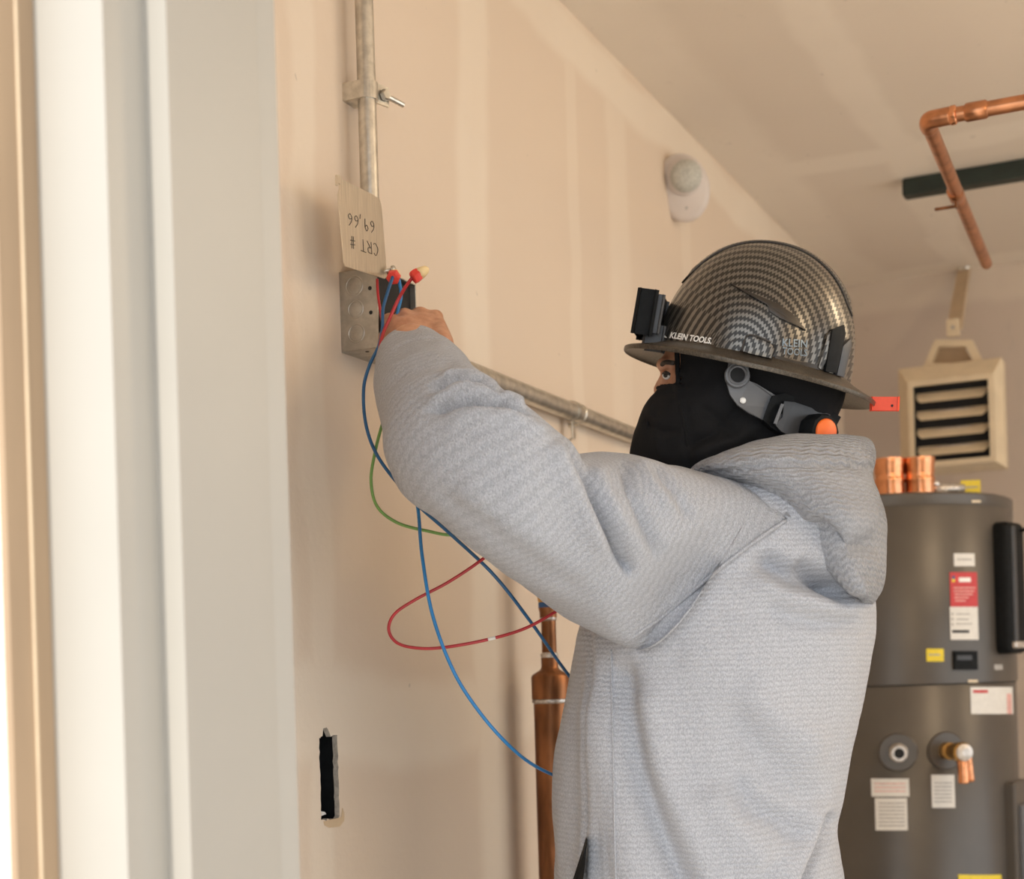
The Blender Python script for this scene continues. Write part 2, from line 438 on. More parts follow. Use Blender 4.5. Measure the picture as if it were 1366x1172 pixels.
# left wall with the ragged cut-out for an outlet box
HY0, HY1, HZ0, HZ1 = 1.500, 1.541, 1.098, 1.197
random.seed(3)
def jag(a, b, n, s):
    return [(a[0]+(b[0]-a[0])*i/n + random.uniform(-s, s), a[1]+(b[1]-a[1])*i/n + random.uniform(-s, s)) for i in range(n)]
hole = jag((HY0, HZ0), (HY1, HZ0-.002), 8, .0016) + jag((HY1, HZ0), (HY1, HZ1), 16, .0013) + \
       jag((HY1, HZ1), (HY0+.022, HZ1), 4, .001) + [(HY0+.021, HZ1+.008), (HY0+.018, HZ1+.011), (HY0+.010, HZ1+.010), (HY0+.008, HZ1+.001)] + jag((HY0+.006, HZ1), (HY0, HZ1), 2, .0008) + jag((HY0, HZ1), (HY0, HZ0), 16, .0011)
bm = bmesh.new()
outer = [bm.verts.new((0, y, z)) for y, z in ((YF1, 0), (YB, 0), (YB, CH), (YF1, CH))]
inner = [bm.verts.new((0, y, z)) for y, z in hole]
es = [bm.edges.new((r[i], r[(i+1) % len(r)])) for r in (outer, inner) for i in range(len(r))]
bmesh.ops.triangle_fill(bm, use_beauty=True, edges=es)
wl = struct('wall_left', bm, 'wall', 'pale taped drywall on the left with a cut-out hole')
bm = bmesh.new()
A = [bm.verts.new((0, y, z)) for y, z in hole]; B = [bm.verts.new((-.007, y, z)) for y, z in hole]
for i in range(len(hole)):
    j = (i+1) % len(hole); bm.faces.new((A[i], A[j], B[j], B[i]))
link('cut_edge', bm, 'gypsum', wl)
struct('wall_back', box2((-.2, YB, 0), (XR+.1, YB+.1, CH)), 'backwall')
bm = bmesh.new()                                     # right wall, outside the frame; opening added to let in soft daylight
for a, b in (((XR, YF0, 0), (XR+.1, 0.98, CH)), ((XR, 4.1, 0), (XR+.1, YB, CH)), ((XR, 0.98, 2.10), (XR+.1, 4.1, CH))):
    add_box(bm, [(a[i]+b[i])/2 for i in range(3)], [b[i]-a[i] for i in range(3)])
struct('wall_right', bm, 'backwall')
struct('ceiling', box2((-.2, YF0, CH), (XR+.1, YB+.1, CH+.1)), 'ceiling')
struct('floor', box2((-.2, YF0, -.08), (XR+.1, YB+.1, 0)), 'concrete')
struct('ground', box2((-5, -9, -.12), (12, 9, -.09)), 'paving')
# outer wall with the doorway
DX1 = 1.27
bm = bmesh.new()
add_box(bm, ((DX1+XR+.1)/2, (YF0+YF1)/2, CH/2), (XR+.1-DX1, YF1-YF0, CH))
add_box(bm, ((XJ+DX1)/2, (YF0+YF1)/2, (2.12+CH)/2), (DX1-XJ, YF1-YF0, CH-2.12))
struct('wall_front', bm, 'stucco')
struct('wall_outer', box2((-3.2, YF0-.033, 0), (.262, YF1, CH+.15)), 'stucco', 'cream stucco wall face beside the door frame')
# hollow metal jamb
def hprism(poly, z0, z1): return prism([(x, y, z0) for x, y in poly], (0, 0, z1-z0))
XW0, XW1, YS, YE = .268, .329, .796, .9005
fr = thing('door_1', (.30, .83, 0), None, None); del_keys = None
fr['kind'] = 'structure'; fr['label'] = 'painted metal door jamb at the left edge of the doorway'
def soft(bm, w): return bevel_all(bm, w, 3, 40)
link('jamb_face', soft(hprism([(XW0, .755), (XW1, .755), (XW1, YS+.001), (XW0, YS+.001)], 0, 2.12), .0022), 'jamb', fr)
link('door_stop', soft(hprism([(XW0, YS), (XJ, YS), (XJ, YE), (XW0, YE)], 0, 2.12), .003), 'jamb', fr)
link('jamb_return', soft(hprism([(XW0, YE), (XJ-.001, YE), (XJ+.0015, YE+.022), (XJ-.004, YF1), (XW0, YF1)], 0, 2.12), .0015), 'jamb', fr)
# brown exterior trim: two stepped members with a caulk bead
t1 = struct('trim_1', soft(hprism([(.2625, .721), (.268, .721), (.2705, .739), (.2625, .739)], 0, 2.3), .001), 'brown', 'brown wood trim outside the door jamb')
link('trim_strip', soft(hprism([(.2625, .739), (.2715, .7395), (.2715, .757), (.2625, .757)], 0, 2.3), .0012), 'brown', t1)
link('caulk_bead', tube([(.2712, .739, z/10+random.uniform(-.01, .01)) for z in range(0, 24)], .0012, 6, 2), 'creamdk', t1)

# ================================================================== WALL-MOUNTED ELECTRICAL
XP = .027
C0 = hit(485, 0, 0, XP); yc = 1.613
cond = thing('vertical_conduit', (XP, yc, 1.775), 'vertical galvanized conduit running up from the steel box', 'conduit')
link('pipe', tube([(XP, yc, 1.765), (XP, yc, 2.405)], .0117, 24, 1), 'galv', cond, True)
sharp(cond.children[0])
link('connector', lathe((XP, yc, 1.770), (0, 0, 1), [(.0155, 0), (.0155, .012), (.0135, .014), (.0135, .03)], 20), 'galv', cond)
# clamp strap with bolt
ps = thing('conduit_clamp', (0, yc, 2.0), 'small steel clamp and bolt holding the vertical conduit', 'pipe clamp')
bm = bmesh.new(); zc = 2.003
arc = [(XP+.0128*cos(a), yc+.0128*sin(a)) for a in np.linspace(-pi/2, pi/2, 12)]
prof = [(.001, yc-.0128)] + arc + [(.001, yc+.0128)]
prof_in = [(x-(.0014 if x > .02 else 0), y) for x, y in prof]
link('strap', bevel_all(prism([(x, y, zc-.011) for x, y in [(.0, yc-.0142), (XP, yc-.0145)] + [(XP+.0145*cos(a), yc+.0145*sin(a)) for a in np.linspace(-pi/2, pi/2, 12)] + [(.0, yc+.0142)]], (0, 0, .022)), .0008), 'galv', ps)
link('tongue', bevel_all(prism([(XP+.006, yc+.008, zc-.012), (XP+.012, yc+.030, zc-.012), (XP+.012, yc+.030, zc+.013), (XP+.006, yc+.008, zc+.013)], (.003, 0, 0)), .0006), 'galv', ps)
bq = Vector((XP+.014, yc+.020, zc))
link('bolt', add_lathe(lathe(bq, (.75, -.25, 0), [(.0075, 0), (.0075, .004), (.006, .006)], 6), bq - Vector((.0, .004, 0)), (.35, .95, -.15), [(.0036, 0), (.0036, .034)], 10), 'galv', ps)

# steel junction box, open side towards the room
BY0, BY1, BZ0, BZ1, BD = 1.578, 1.678, 1.672, 1.772, .054
jb = thing('junction_box', (0, 1.628, BZ0), 'square galvanized junction box open towards the raised hand', 'junction box')
bm = bmesh.new(); th = .0018
add_box(bm, (BD/2, BY0+th/2, (BZ0+BZ1)/2), (BD, th, BZ1-BZ0), None, .0006)
add_box(bm, (BD/2, BY1-th/2, (BZ0+BZ1)/2), (BD, th, BZ1-BZ0), None, .0006)
add_box(bm, (BD/2, (BY0+BY1)/2, BZ0+th/2), (BD, BY1-BY0, th), None, .0006)
add_box(bm, (BD/2, (BY0+BY1)/2, BZ1-th/2), (BD, BY1-BY0, th), None, .0006)
add_box(bm, (.001, (BY0+BY1)/2, (BZ0+BZ1)/2), (.002, BY1-BY0, BZ1-BZ0))
link('box_shell', bm, 'boxsteel', jb)
link('box_shade_block', box2((.0022, BY0+.006, BZ0+.006), (.046, BY1-.002, BZ1-.004)), 'shade_black', jb)  # black block standing in for the shade inside the steel box
def ring(bm, c, ax, r, w=.0011, h=.0007): return add_lathe(bm, c, ax, [(r-w, 0), (r-w*.5, h), (r+w*.5, h), (r+w, 0)], 28, False)
for dz, rr, off in ((.022, .0112, .022), (.052, .0105, .022), (.081, .0118, .021)):
    k = bmesh.new(); c = Vector((off, BY0, BZ0+dz-.001))
    ring(k, c, (0, -1, 0), rr); ring(k, c, (0, -1, 0), rr*.72, .0005, .0004)
    add_lathe(k, c, (0, -1, 0), [(rr-.001, .0), (rr-.0016, .0003), (.0001, .0003)], 24, False)
    link('knockout', k, 'boxsteel', jb, True)
for x, z in ((.044, BZ0+.044), (.0435, BZ0+.074)):
    link('screw_hole', lathe((x, BY0-.0004, z), (0, -1, 0), [(.0026, 0), (.0024, .0004)], 12), 'shade_black', jb)
k = bmesh.new(); c = Vector((.026, 1.628, BZ0))
ring(k, c, (0, 0, -1), .014); ring(k, c, (0, 0, -1), .009)
link('knockout', k, 'boxsteel', jb, True)
for p, ax in (((.03, 1.590, BZ0-.0002), (0, 0, -1)), ((.040, 1.660, BZ0-.0002), (0, 0, -1))):
    link('screw_hole', lathe(p, ax, [(.0026, 0), (.0024, .0005)], 10), 'shade_black', jb)
# blank cover, swung up on its one screw, so its handwriting is upside down
PIV = Vector((.0575, 1.590, BZ1-.008)); pa = radians(5.5)
PY = Vector((0, cos(pa), sin(pa))); PZ = Vector((0, -sin(pa), cos(pa)))
def plate_pt(u, v, x=.0): return PIV + PY*u + PZ*v + Vector((x, 0, 0))
pl = [(-.097, 0), (-.094, -.004), (-.002, -.006), (.004, -.002), (.004, .004), (.004, .085), (.000, .091), (-.020, .0935), (-.085, .0975), (-.091, .101), (-.0985, .101), (-.1015, .096), (-.1015, .088), (-.0965, .088), (-.096, .092), (-.092, .091), (-.0955, .083), (-.0985, .078)]
cp = link('blank_cover', bevel_all(prism([plate_pt(u, v) for u, v in pl], (.0016, 0, 0)), .0004, 1), 'plate', jb)
cp['label'] = 'brushed steel blank cover swung up above the box'
def up_side(u0, v0): return lambda u, v: plate_pt(u0 - u, v0 - v, .0019)
# each row of marker writing is drawn with pen strokes (u right, v up as written), then turned over with the plate
GLY = {'C': [[(.9, .85), (.5, 1), (.1, .6), (.1, .3), (.5, 0), (.9, .12)]], 'R': [[(.1, 0), (.1, 1)], [(.1, .95), (.75, .9), (.75, .55), (.1, .5)], [(.3, .5), (.9, 0)]],
       'T': [[(0, 1), (1, .95)], [(.5, 1), (.45, 0)]], '#': [[(.3, 0), (.45, 1)], [(.6, 0), (.75, 1)], [(.1, .65), (1, .7)], [(.05, .32), (.95, .36)]],
       '6': [[(.8, 1), (.3, .65), (.15, .25), (.45, 0), (.8, .2), (.6, .45), (.2, .35)]], '9': [[(.8, .75), (.5, 1), (.2, .75), (.45, .5), (.8, .7)], [(.8, .75), (.7, 0)]],
       ',': [[(.5, .15), (.35, -.25)]]}
def scribble(s, u0, v0, cw, ch, name):
    k = bmesh.new(); u = u0
    for c in s:
        if c != ' ':
            for stroke in GLY[c]:
                pts = [plate_pt(u-a*cw*.8, v0-b*ch, .0018) for a, b in stroke]
                add_tube(k, pts, .00046, 5, 4 if len(pts) > 2 else 1)
        u -= cw if c not in ', ' else cw*.6
    o = link(name, k, 'ink', cp); return o
scribble('CRT #', -.014, .034, .0150, .0145, 'handwriting')
scribble('69,66', -.018, .060, .0145, .0140, 'handwriting')
for y, z, x in ((1.5915, BZ1-.004, .057), (1.663, BZ0+.006, .054)):
    link('cover_screw', add_lathe(lathe((x, y, z), (1, .2, .15), [(.0024, -.012), (.0024, .010)], 10), (x, y, z) if x > .056 else (x, y, z), (1, .2, .15), [(.0046, .010), (.0046, .013), (.003, .0145)], 14), 'galv', jb, True)

# horizontal conduit along the wall
hc = thing('horizontal_conduit', (.02, 1.9, 1.70), 'horizontal galvanized conduit running back along the wall', 'conduit')
a0 = Vector((.02, 1.677, 1.701)); a1 = Vector((.02, 4.2, 1.704))
link('pipe', tube([a0, a1], .0147, 24, 1), 'galv', hc); sharp(hc.children[0])
link('coupling', lathe((.02, 2.30, 1.7025), (0, 1, 0), [(.0150, 0), (.0165, .002), (.0165, .006), (.0150, .008)], 24), 'galv', hc)
hs = thing('conduit_hanger', (0, 2.28, 1.70), 'steel hanger clip under the horizontal conduit', 'pipe clamp')
link('band', lathe((.02, 2.270, 1.7025), (0, 1, 0), [(.0150, 0), (.0172, 0), (.0172, .014), (.0150, .014)], 24), 'galv', hs)
k = box((.02, 2.277, 1.672), (.003, .014, .032), None, .0006); add_lathe(k, (.012, 2.277, 1.680), (1, 0, 0), [(.004, 0), (.004, .018)], 8); add_tube(k, [(.02, 2.277, 1.66), (.012, 2.277, 1.655), (.001, 2.277, 1.655)], .0022, 8, 4)
link('hanger_leg', k, 'galv', hs)

# outlet box behind the cut-out
ob = thing('outlet_box', (-.06, 1.52, 1.10), 'black outlet box recessed in the ragged wall hole', 'outlet box')
k = bmesh.new()
add_box(k, (-.058, (HY0+HY1)/2, (HZ0+HZ1)/2+.004), (.002, .058, .124))
for y in (HY0-.004, HY1+.004): add_box(k, (-.0328, y, (HZ0+HZ1)/2), (.0504, .002, .118))
for z in (HZ0-.0045, HZ1+.013): add_box(k, (-.0328, (HY0+HY1)/2, z), (.0504, .058, .002))
link('box_shell', k, 'black', ob)
link('mounting_ear', bevel_all(prism([(-.012, HY0+.002, HZ0+.001), (-.012, HY0+.030, HZ0+.004), (-.012, HY0+.027, HZ0+.007), (-.012, HY0+.016, HZ0+.009), (-.012, HY0+.003, HZ0+.006)], (-.002, 0, 0)), .0003), 'whiteprint', ob)
link('mounting_ear', prism([(-.011, HY0+.009, HZ1-.002), (-.011, HY0+.021, HZ1-.002), (-.011, HY0+.019, HZ1+.009), (-.011, HY0+.011, HZ1+.008)], (-.002, 0, 0)), 'galv', ob)

# occupancy sensor on the wall, tilted out towards the doorway
S0 = hit(893, 246, 0, .0)
sn = thing('occupancy_sensor', S0, 'round white sensor with a frosted dome high on the left wall', 'sensor')
sa = Vector((.34, -.90, -.24)).normalized(); sx = UP.cross(sa).normalized(); sy = sa.cross(sx).normalized()
sc0 = at(911, 249, 3.0)
egg = []
for i in range(40):
    a = 2*pi*i/40; r = .056 if sin(a) > 0 else .056
    u, v = .0545*cos(a), .067*sin(a) - .002
    u += .006*(-v/.067)
    egg.append((u, v))
rings = [(1.0, -.016), (1.0, -.004), (.94, .002), (.80, .006)]
k = bmesh.new(); prev = None
for s_, h in rings:
    cur = [k.verts.new(sc0 + sx*(u*s_) + sy*(v*s_) + sa*h) for u, v in egg]
    if prev:
        for i in range(40): k.faces.new((prev[i], prev[(i+1) % 40], cur[(i+1) % 40], cur[i]))
    else: k.faces.new(cur[::-1])
    prev = cur
k.faces.new(prev); link('base', k, 'white', sn, True); sharp(sn.children[0], 50)
link('wedge_mount', lathe(sc0 - sa*.012, (S0 + Vector((0, .03, 0)) - sc0).normalized(), [(.040, 0), (.034, (S0 + Vector((0, .03, 0))-sc0).length)], 24), 'white', sn, True)
lc = sc0 + sy*.019 + sx*.004
link('collar', lathe(lc, sa, [(.037, .002), (.037, .013), (.034, .016)], 32), 'white', sn, True)
link('dome', lathe(lc + sx*.002, sa, [(.032, .010), (.032, .022), (.029, .029), (.022, .034), (.012, .037), (.001, .038)], 32), 'lens', sn, True)
link('indicator', lathe(sc0 - sy*.042 + sx*.006 + sa*.004, sa, [(.0032, 0), (.003, .0025)], 12), 'papergrey', sn)
link('slot', box(lc - sx*.041 + sa*.006, (.003, .012, .004), basis(sx, sy, sa)), 'papergrey', sn)

k = bmesh.new(); random.seed(11)
tp_ = [(HY0+.004, HZ0-.002), (HY1+.003, HZ0-.001), (HY1+.006, HZ0+.010), (HY1+.010, HZ0+.004), (HY1+.009, HZ0-.006), (HY1-.002, HZ0-.012), (HY0+.016, HZ0-.011), (HY0+.006, HZ0-.007)]
add_prism(k, [(.0002, y, z) for y, z in tp_], (.0008, 0, 0)); link('torn_paper', k, 'creamdk', wl)
# copper stub at the foot of the wall: big pipe, reducer, thin pipe, tape and union
PX, PYc = .06, 2.058
cs = thing('copper_standpipe', (PX, PYc, 0), 'tall aged copper standpipe with a reducer between wall and person', 'copper pipe')
def cz(y): return hit(733, y, 0, PX).z
pm = lambda o: sharp(o)
pm(link('large_pipe', lathe((PX, PYc, 0), UP, [(.0262, 0), (.0262, cz(934))], 32), 'copper_old', cs))
pm(link('solder_ring', lathe((PX, PYc, cz(938)), UP, [(.0262, 0), (.0285, .002), (.0285, .006), (.0262, .008)], 32), 'solder', cs))
pm(link('reducer', lathe((PX, PYc, cz(932)), UP, [(.0285, 0), (.0288, .003), (.0288, cz(902)-cz(932)), (.0265, cz(899)-cz(932)), (.0150, cz(893)-cz(932)), (.0128, cz(889)-cz(932)), (.0128, cz(874)-cz(932))], 32), 'copper_old', cs))
pm(link('solder_ring', lathe((PX, PYc, cz(877)), UP, [(.0128, 0), (.0136, .002), (.0136, .006), (.0112, .008)], 28), 'solder', cs))
pm(link('thin_pipe', lathe((PX, PYc, cz(876)), UP, [(.0112, 0), (.0112, cz(820)-cz(876))], 28), 'copper_old', cs))
pm(link('solder_ring', lathe((PX, PYc, cz(828)), UP, [(.0112, 0), (.0130, .002), (.0130, .005)], 28), 'solder', cs))
pm(link('fitting', lathe((PX, PYc, cz(827)), UP, [(.0128, 0), (.0132, .012), (.0145, .018), (.0145, .024)], 28), 'copper_old', cs))
pm(link('tape_wrap', lathe((PX, PYc, cz(811)), UP, [(.0138, 0), (.0146, .001), (.0146, .008), (.0138, .009)], 28), 'bluetape', cs))
pm(link('union_nut', lathe((PX, PYc, cz(803)), UP, [(.0155, 0), (.0165, .003), (.0165, .010), (.0140, .014), (.0140, .05), (.0165, .054), (.0165, .066)], 8), 'brass', cs))
pm(link('thin_pipe', lathe((PX, PYc, cz(790)), UP, [(.0112, 0), (.0112, .20)], 28), 'copper_old', cs))

# ================================================================== CEILING
st = hit(1206, 250, 2, CH)
sy0 = 3.572
sb = thing('ceiling_strut', (1.0, sy0, CH-.04), 'black metal strut channel fixed across the ceiling', 'strut')
link('channel', box2((.352, sy0-.02, CH-.041), (1.65, sy0+.02, CH-.0005), .002), 'blackstrut', sb)
link('end_cap', box2((.349, sy0-.019, CH-.039), (.353, sy0+.019, CH-.003), .001), 'black', sb)
# copper line: across the room, elbow, then along the wall
E = at(1236, 160, 2.2); ez = E.z
P1 = Vector((1.6, E.y, ez)); P2 = hit(1316, 352, 2, ez)
print('pipe', E, P2)
cl = thing('ceiling_copper_line', (E.x, E.y, ez), 'thin copper line with an elbow hanging below the ceiling', 'copper pipe')
pm(link('cross_pipe', tube([E + Vector((.02, 0, 0)), P1], .0111, 20, 1), 'copper', cl))
D2 = (P2 - E); D2.z = 0; dn = D2.normalized()
pm(link('long_pipe', tube([E + dn*.02, P2], .0111, 20, 1), 'copper', cl))
link('elbow', tube([E + Vector((.034, 0, 0)), E + Vector((.018, .001, 0)), E + Vector((.004, .004, 0)), E + dn*.018, E + dn*.034], .0132, 20, 8), 'copper', cl, True)
pm(link('solder_ring', lathe(E + Vector((.034, 0, 0)), (1, 0, 0), [(.0132, 0), (.0142, .002), (.0142, .008), (.0115, .010)], 20), 'copper_new', cl))
pm(link('coupling', lathe(E + Vector((.055, 0, 0)), (1, 0, 0), [(.0115, 0), (.0136, .003), (.0136, .030), (.0115, .033)], 20), 'copper', cl))
cpt = hit(1275, 258, 2, ez)
pm(link('coupling', lathe(cpt - dn*.02, dn, [(.0115, 0), (.0135, .003), (.0135, .042), (.0115, .045)], 20), 'copper', cl))
link('clip', add_box(box(cpt + Vector((0, 0, -.018)), (.004, .014, .014), None, .0008), cpt + Vector((-.018, 0, -.022)), (.036, .005, .005), None, .001), 'copper_old', cl)
link('hanger_rod', tube([E + Vector((.5, 0, .0)), E + Vector((.5, 0, CH-ez))], .004, 10, 1), 'galv', cl)

# ================================================================== UNIT HEATER
YH = 3.98
uh = thing('unit_heater', hit(1272, 560, 1, YH), 'cream louvred unit heater hung on a bracket from the back wall', 'heater')
def hh(px, py, y=YH): return hit(px, py, 1, y)
x0, x1 = hh(1212, 560).x, hh(1327, 560).x; z1, z0 = hh(1270, 503).z, hh(1270, 620).z
ow, oh = .026, .026
YC = YH + .040                                       # where the tapered front meets the box
X0, X1, Z0, Z1 = hh(1200, 560, YC).x, hh(1339, 560, YC).x, hh(1270, 628, YC).z, hh(1270, 484, YC).z
print('heater', x0, x1, z0, z1)
link('casing', box2((X0, YC, Z0), (X1, YC+.07, Z1), .004), 'cream', uh)
def frust(a, b, ya, yb):
    bm = bmesh.new(); A = [bm.verts.new((x, ya, z)) for x, z in a]; B = [bm.verts.new((x, yb, z)) for x, z in b]
    for i in range(4): bm.faces.new((A[i], A[(i+1) % 4], B[(i+1) % 4], B[i]))
    return bm
q = lambda a, b, c, d: [(a, c), (b, c), (b, d), (a, d)]
k = frust(q(X0, X1, Z0, Z1), q(x0, x1, z0, z1), YC, YH)
link('tapered_front', k, 'cream', uh)
fw = .014; ix0, ix1, iz0, iz1 = x0+fw, x1-fw, z0+fw, z1-fw
k = frust(q(x0, x1, z0, z1), q(ix0, ix1, iz0, iz1), YH, YH-.001)
g = frust(q(ix0, ix1, iz0, iz1), q(ix0, ix1, iz0, iz1), YH-.001, YH+.05)
me = bpy.data.meshes.new('t'); g.to_mesh(me); g.free(); k.from_mesh(me); bpy.data.meshes.remove(me)
link('front_frame', k, 'cream', uh)
for a_, b_ in (((ix0-.004, YH+.006, iz0-.004), (ix0+.001, YH+.039, iz1+.004)), ((ix1-.001, YH+.006, iz0-.004), (ix1+.004, YH+.039, iz1+.004)), ((ix0-.004, YH+.006, iz1-.001), (ix1+.004, YH+.039, iz1+.004)), ((ix0-.004, YH+.006, iz0-.004), (ix1+.004, YH+.039, iz0+.001))):
    link('shade_strip', box2(a_, b_), 'shade_black', uh)  # black strips painting shade onto the inside of the cream frame
link('painted_shade', box2((ix0-.002, YH+.034, iz0-.002), (ix1+.002, YH+.0395, iz1+.002)), 'shade_black', uh)  # black sheet standing in for the shade behind the louvers
hz = (iz1-iz0)
for i in range(5):
    zc_ = iz1 - hz*(.145 + .235*i) if i < 4 else iz0+.004
    if i < 4:
        a = Vector((0, -.35, -.94)).normalized()
        wv = (ix1-ix0)/2; xm = (ix0+ix1)/2
        k = prism([(xm-wv+.004, YH+.030, zc_+.014), (xm+wv-.004, YH+.030, zc_+.014), (xm+wv-.004, YH+.014, zc_-.001), (xm+wv-.016, YH+.006, zc_-.014), (xm-wv+.016, YH+.006, zc_-.014), (xm-wv+.004, YH+.014, zc_-.001)], (0, .0022, .001))
        link('louver', k, 'cream', uh)
for i in range(3):
    zc_ = iz1 - hz*(.34+.235*i)
    link('heating_element', tube([(ix0+.02, YH+.030, zc_), ((ix0+ix1)/2, YH+.028, zc_+.002), (ix1-.02, YH+.030, zc_)], .004, 8, 6), 'coil', uh, True)
# yoke and arm
yb = YH + .10
k = bmesh.new()
tp = [(1247, 453), (1297, 453), (1316, 492), (1230, 492)]; inn = [(1252, 462), (1288, 462), (1300, 484), (1243, 484)]
A = [k.verts.new(hh(a, b, yb)) for a, b in tp]; B = [k.verts.new(hh(a, b, yb)) for a, b in inn]
A2 = [k.verts.new(hh(a, b, yb) + Vector((0, .03, 0))) for a, b in tp]; B2 = [k.verts.new(hh(a, b, yb) + Vector((0, .03, 0))) for a, b in inn]
for i in range(4):
    j = (i+1) % 4
    k.faces.new((A[i], A[j], B[j], B[i])); k.faces.new((A2[i], A2[j], A[j], A[i])); k.faces.new((B[i], B[j], B2[j], B2[i])); k.faces.new((A2[i], B2[i], B2[j], A2[j]))
link('yoke', k, 'cream', uh)
for i in range(4):
    f = i/4; l = hh(1252-9*f, 464+20*f, yb+.012); r = hh(1288+12*f, 464+20*f, yb+.012)
    link('grille_slat', prism([l, r, r+Vector((0, .012, -.006)), l+Vector((0, .012, -.006))], (0, .001, -.003)), 'creamdk', uh)
a = hh(1262, 426, yb-.01); b = hh(1280, 447, yb-.01)
link('pivot_plate', bevel_all(box2(a, b + Vector((0, .012, 0))), .002), 'cream', uh)
link('pivot_hole', lathe((a+b)/2 + Vector((0, -.001, 0)), (0, -1, 0), [(.005, 0), (.005, .0015)], 12), 'papergrey', uh)
bt = hit(1286, 360, 1, YB-.01); c1 = (a+b)/2 + Vector((0, .012, 0))
k = bmesh.new()
add_prism(k, [c1+Vector((-.018, 0, 0)), c1+Vector((.018, 0, 0)), bt+Vector((.016, 0, .012)), bt+Vector((-.016, 0, .012))], (0, .008, 0))
add_prism(k, [c1+Vector((.014, .004, 0)), c1+Vector((.018, .004, 0)), bt+Vector((.016, 0, .012)), bt+Vector((.012, 0, .012))], (0, .03, 0))
link('arm', k, 'creamdk', uh)
link('bolt', lathe(bt + Vector((0, -.012, .004)), (0, -1, 0), [(.018, 0), (.018, .008), (.012, .013)], 8), 'galv', uh)

# ================================================================== WATER HEATER
TC = Vector((.325, 3.345, 0)); TR = .268
def cyl_hit(px, py, R=TR):
    d = ray(px, py); dx, dy = d.x, d.y; ox, oy = CAM.x-TC.x, CAM.y-TC.y
    a = dx*dx+dy*dy; b = 2*(ox*dx+oy*dy); c = ox*ox+oy*oy-R*R; D = max(b*b-4*a*c, 0); t = (-b-sqrt(D))/(2*a)
    p = CAM + d*t; return atan2(p.y-TC.y, p.x-TC.x), p.z
ZT = cyl_hit(1230, 655)[1]; ZS = cyl_hit(1200, 913)[1]
print('tank', ZT, ZS)
wh = thing('water_heater', TC, 'tall grey cylindrical water heater in the back corner', 'water heater')
sharp(link('tank', lathe(TC, UP, [(TR-.006, .02), (TR, .03), (TR, ZS-.004), (TR-.004, ZS)], 96), 'tank', wh), 50)
sharp(link('shroud', lathe(TC, UP, [(TR-.002, ZS-.002), (TR+.0035, ZS), (TR+.0035, ZT-.030), (TR+.0020, ZT-.028), (TR+.0035, ZT-.026), (TR+.0035, ZT-.006), (TR-.004, ZT-.001), (TR-.02, ZT), (.001, ZT+.002)], 96), 'tank', wh), 50)
link('feet_ring', lathe(TC, UP, [(TR-.03, 0), (TR-.03, .022)], 48), 'black', wh)
def patch(name, pxs, mat, parent, R, th=.0012, nseg=8, label=None):
    (l, t), (r, b) = pxs
    a0, zt = cyl_hit(l, t, R); a1, zb = cyl_hit(r, b, R); zl = cyl_hit(l, b, R)[1]; zr = cyl_hit(r, t, R)[1]
    bm = bmesh.new(); rows = []
    for i in range(nseg+1):
        f = i/nseg; a = a0+(a1-a0)*f
        for Rr in (R, R+th):
            for z in (zt+(zr-zt)*f, zl+(zb-zl)*f): rows.append(bm.verts.new((TC.x+Rr*cos(a), TC.y+Rr*sin(a), z)))
    for i in range(nseg):
        p = rows[i*4:i*4+4]; n_ = rows[i*4+4:i*4+8]
        for x, y in ((0, 1), (1, 3), (3, 2), (2, 0)): bm.faces.new((p[x], p[y], n_[y], n_[x]))
    bm.faces.new((rows[0], rows[1], rows[3], rows[2])); e = rows[-4:]; bm.faces.new((e[0], e[2], e[3], e[1]))
    o = link(name, bm, mat, parent)
    if label: o['label'] = label
    return o
RS = TR+.0037
s1 = patch('sticker', ((1272, 738), (1300, 755)), 'paperwhite', wh, RS, label='small blank white sticker on the shroud')
patch('print_line', ((1276, 745), (1296, 747)), 'papergrey', s1, RS+.0012, .0002)
s2 = patch('sticker', ((1266.5, 763), (1304, 809)), 'red_label', wh, RS, label='red sticker with white print')
for i, (l, r) in enumerate(((1272, 1303), (1272, 1302), (1273, 1300), (1273, 1294), (1274, 1290))):
    patch('print_line', ((l, 783+i*4.3), (r-2, 784.6+i*4.3)), 'redprint', s2, RS+.0012, .0002)
patch('logo_word', ((1279, 770), (1295, 776)), 'whiteprint', s2, RS+.0012, .0002)
patch('logo_spot', ((1270, 768), (1274, 772)), 'bluetape', s2, RS+.0012, .0002)
patch('logo_spot', ((1270, 772), (1274, 776)), 'yellow', s2, RS+.0012, .0002)
patch('logo_spot', ((1274, 769), (1277, 775)), 'capred', s2, RS+.0012, .0002)
s3 = patch('sticker', ((1266.5, 809.2), (1305, 853)), 'paperwhite', wh, RS, label='white lower half of the red sticker')
for i, (l, r, y) in enumerate(((1275, 1294, 818), (1275, 1292, 825), (1275, 1297, 831))): patch('print_line', ((l, y), (r, y+1.6)), 'papergrey', s3, RS+.0012, .0002)
patch('print_line', ((1270, 840), (1293, 844)), 'ink', s3, RS+.0012, .0002)
for y in (817, 824, 831): patch('print_mark', ((1269, y), (1272, y+3)), 'papergrey', s3, RS+.0012, .0002)
s4 = patch('sticker', ((1235.5, 865), (1259, 882)), 'yellow', wh, RS, label='small yellow sticker')
patch('print_line', ((1239, 872), (1254, 874)), 'papergrey', s4, RS+.0012, .0002)
k = patch('cable_knockout', ((1271, 868), (1302, 893)), 'black', wh, RS, .006, label='black plastic cable knockout')
patch('knockout_ridge', ((1276, 874), (1296, 880)), 'dkgreyplastic', k, RS+.006, .002)
s5 = patch('sticker', ((1294, 916), (1351, 952)), 'paperwhite', wh, TR, label='wide white sticker with a red header below the seam')
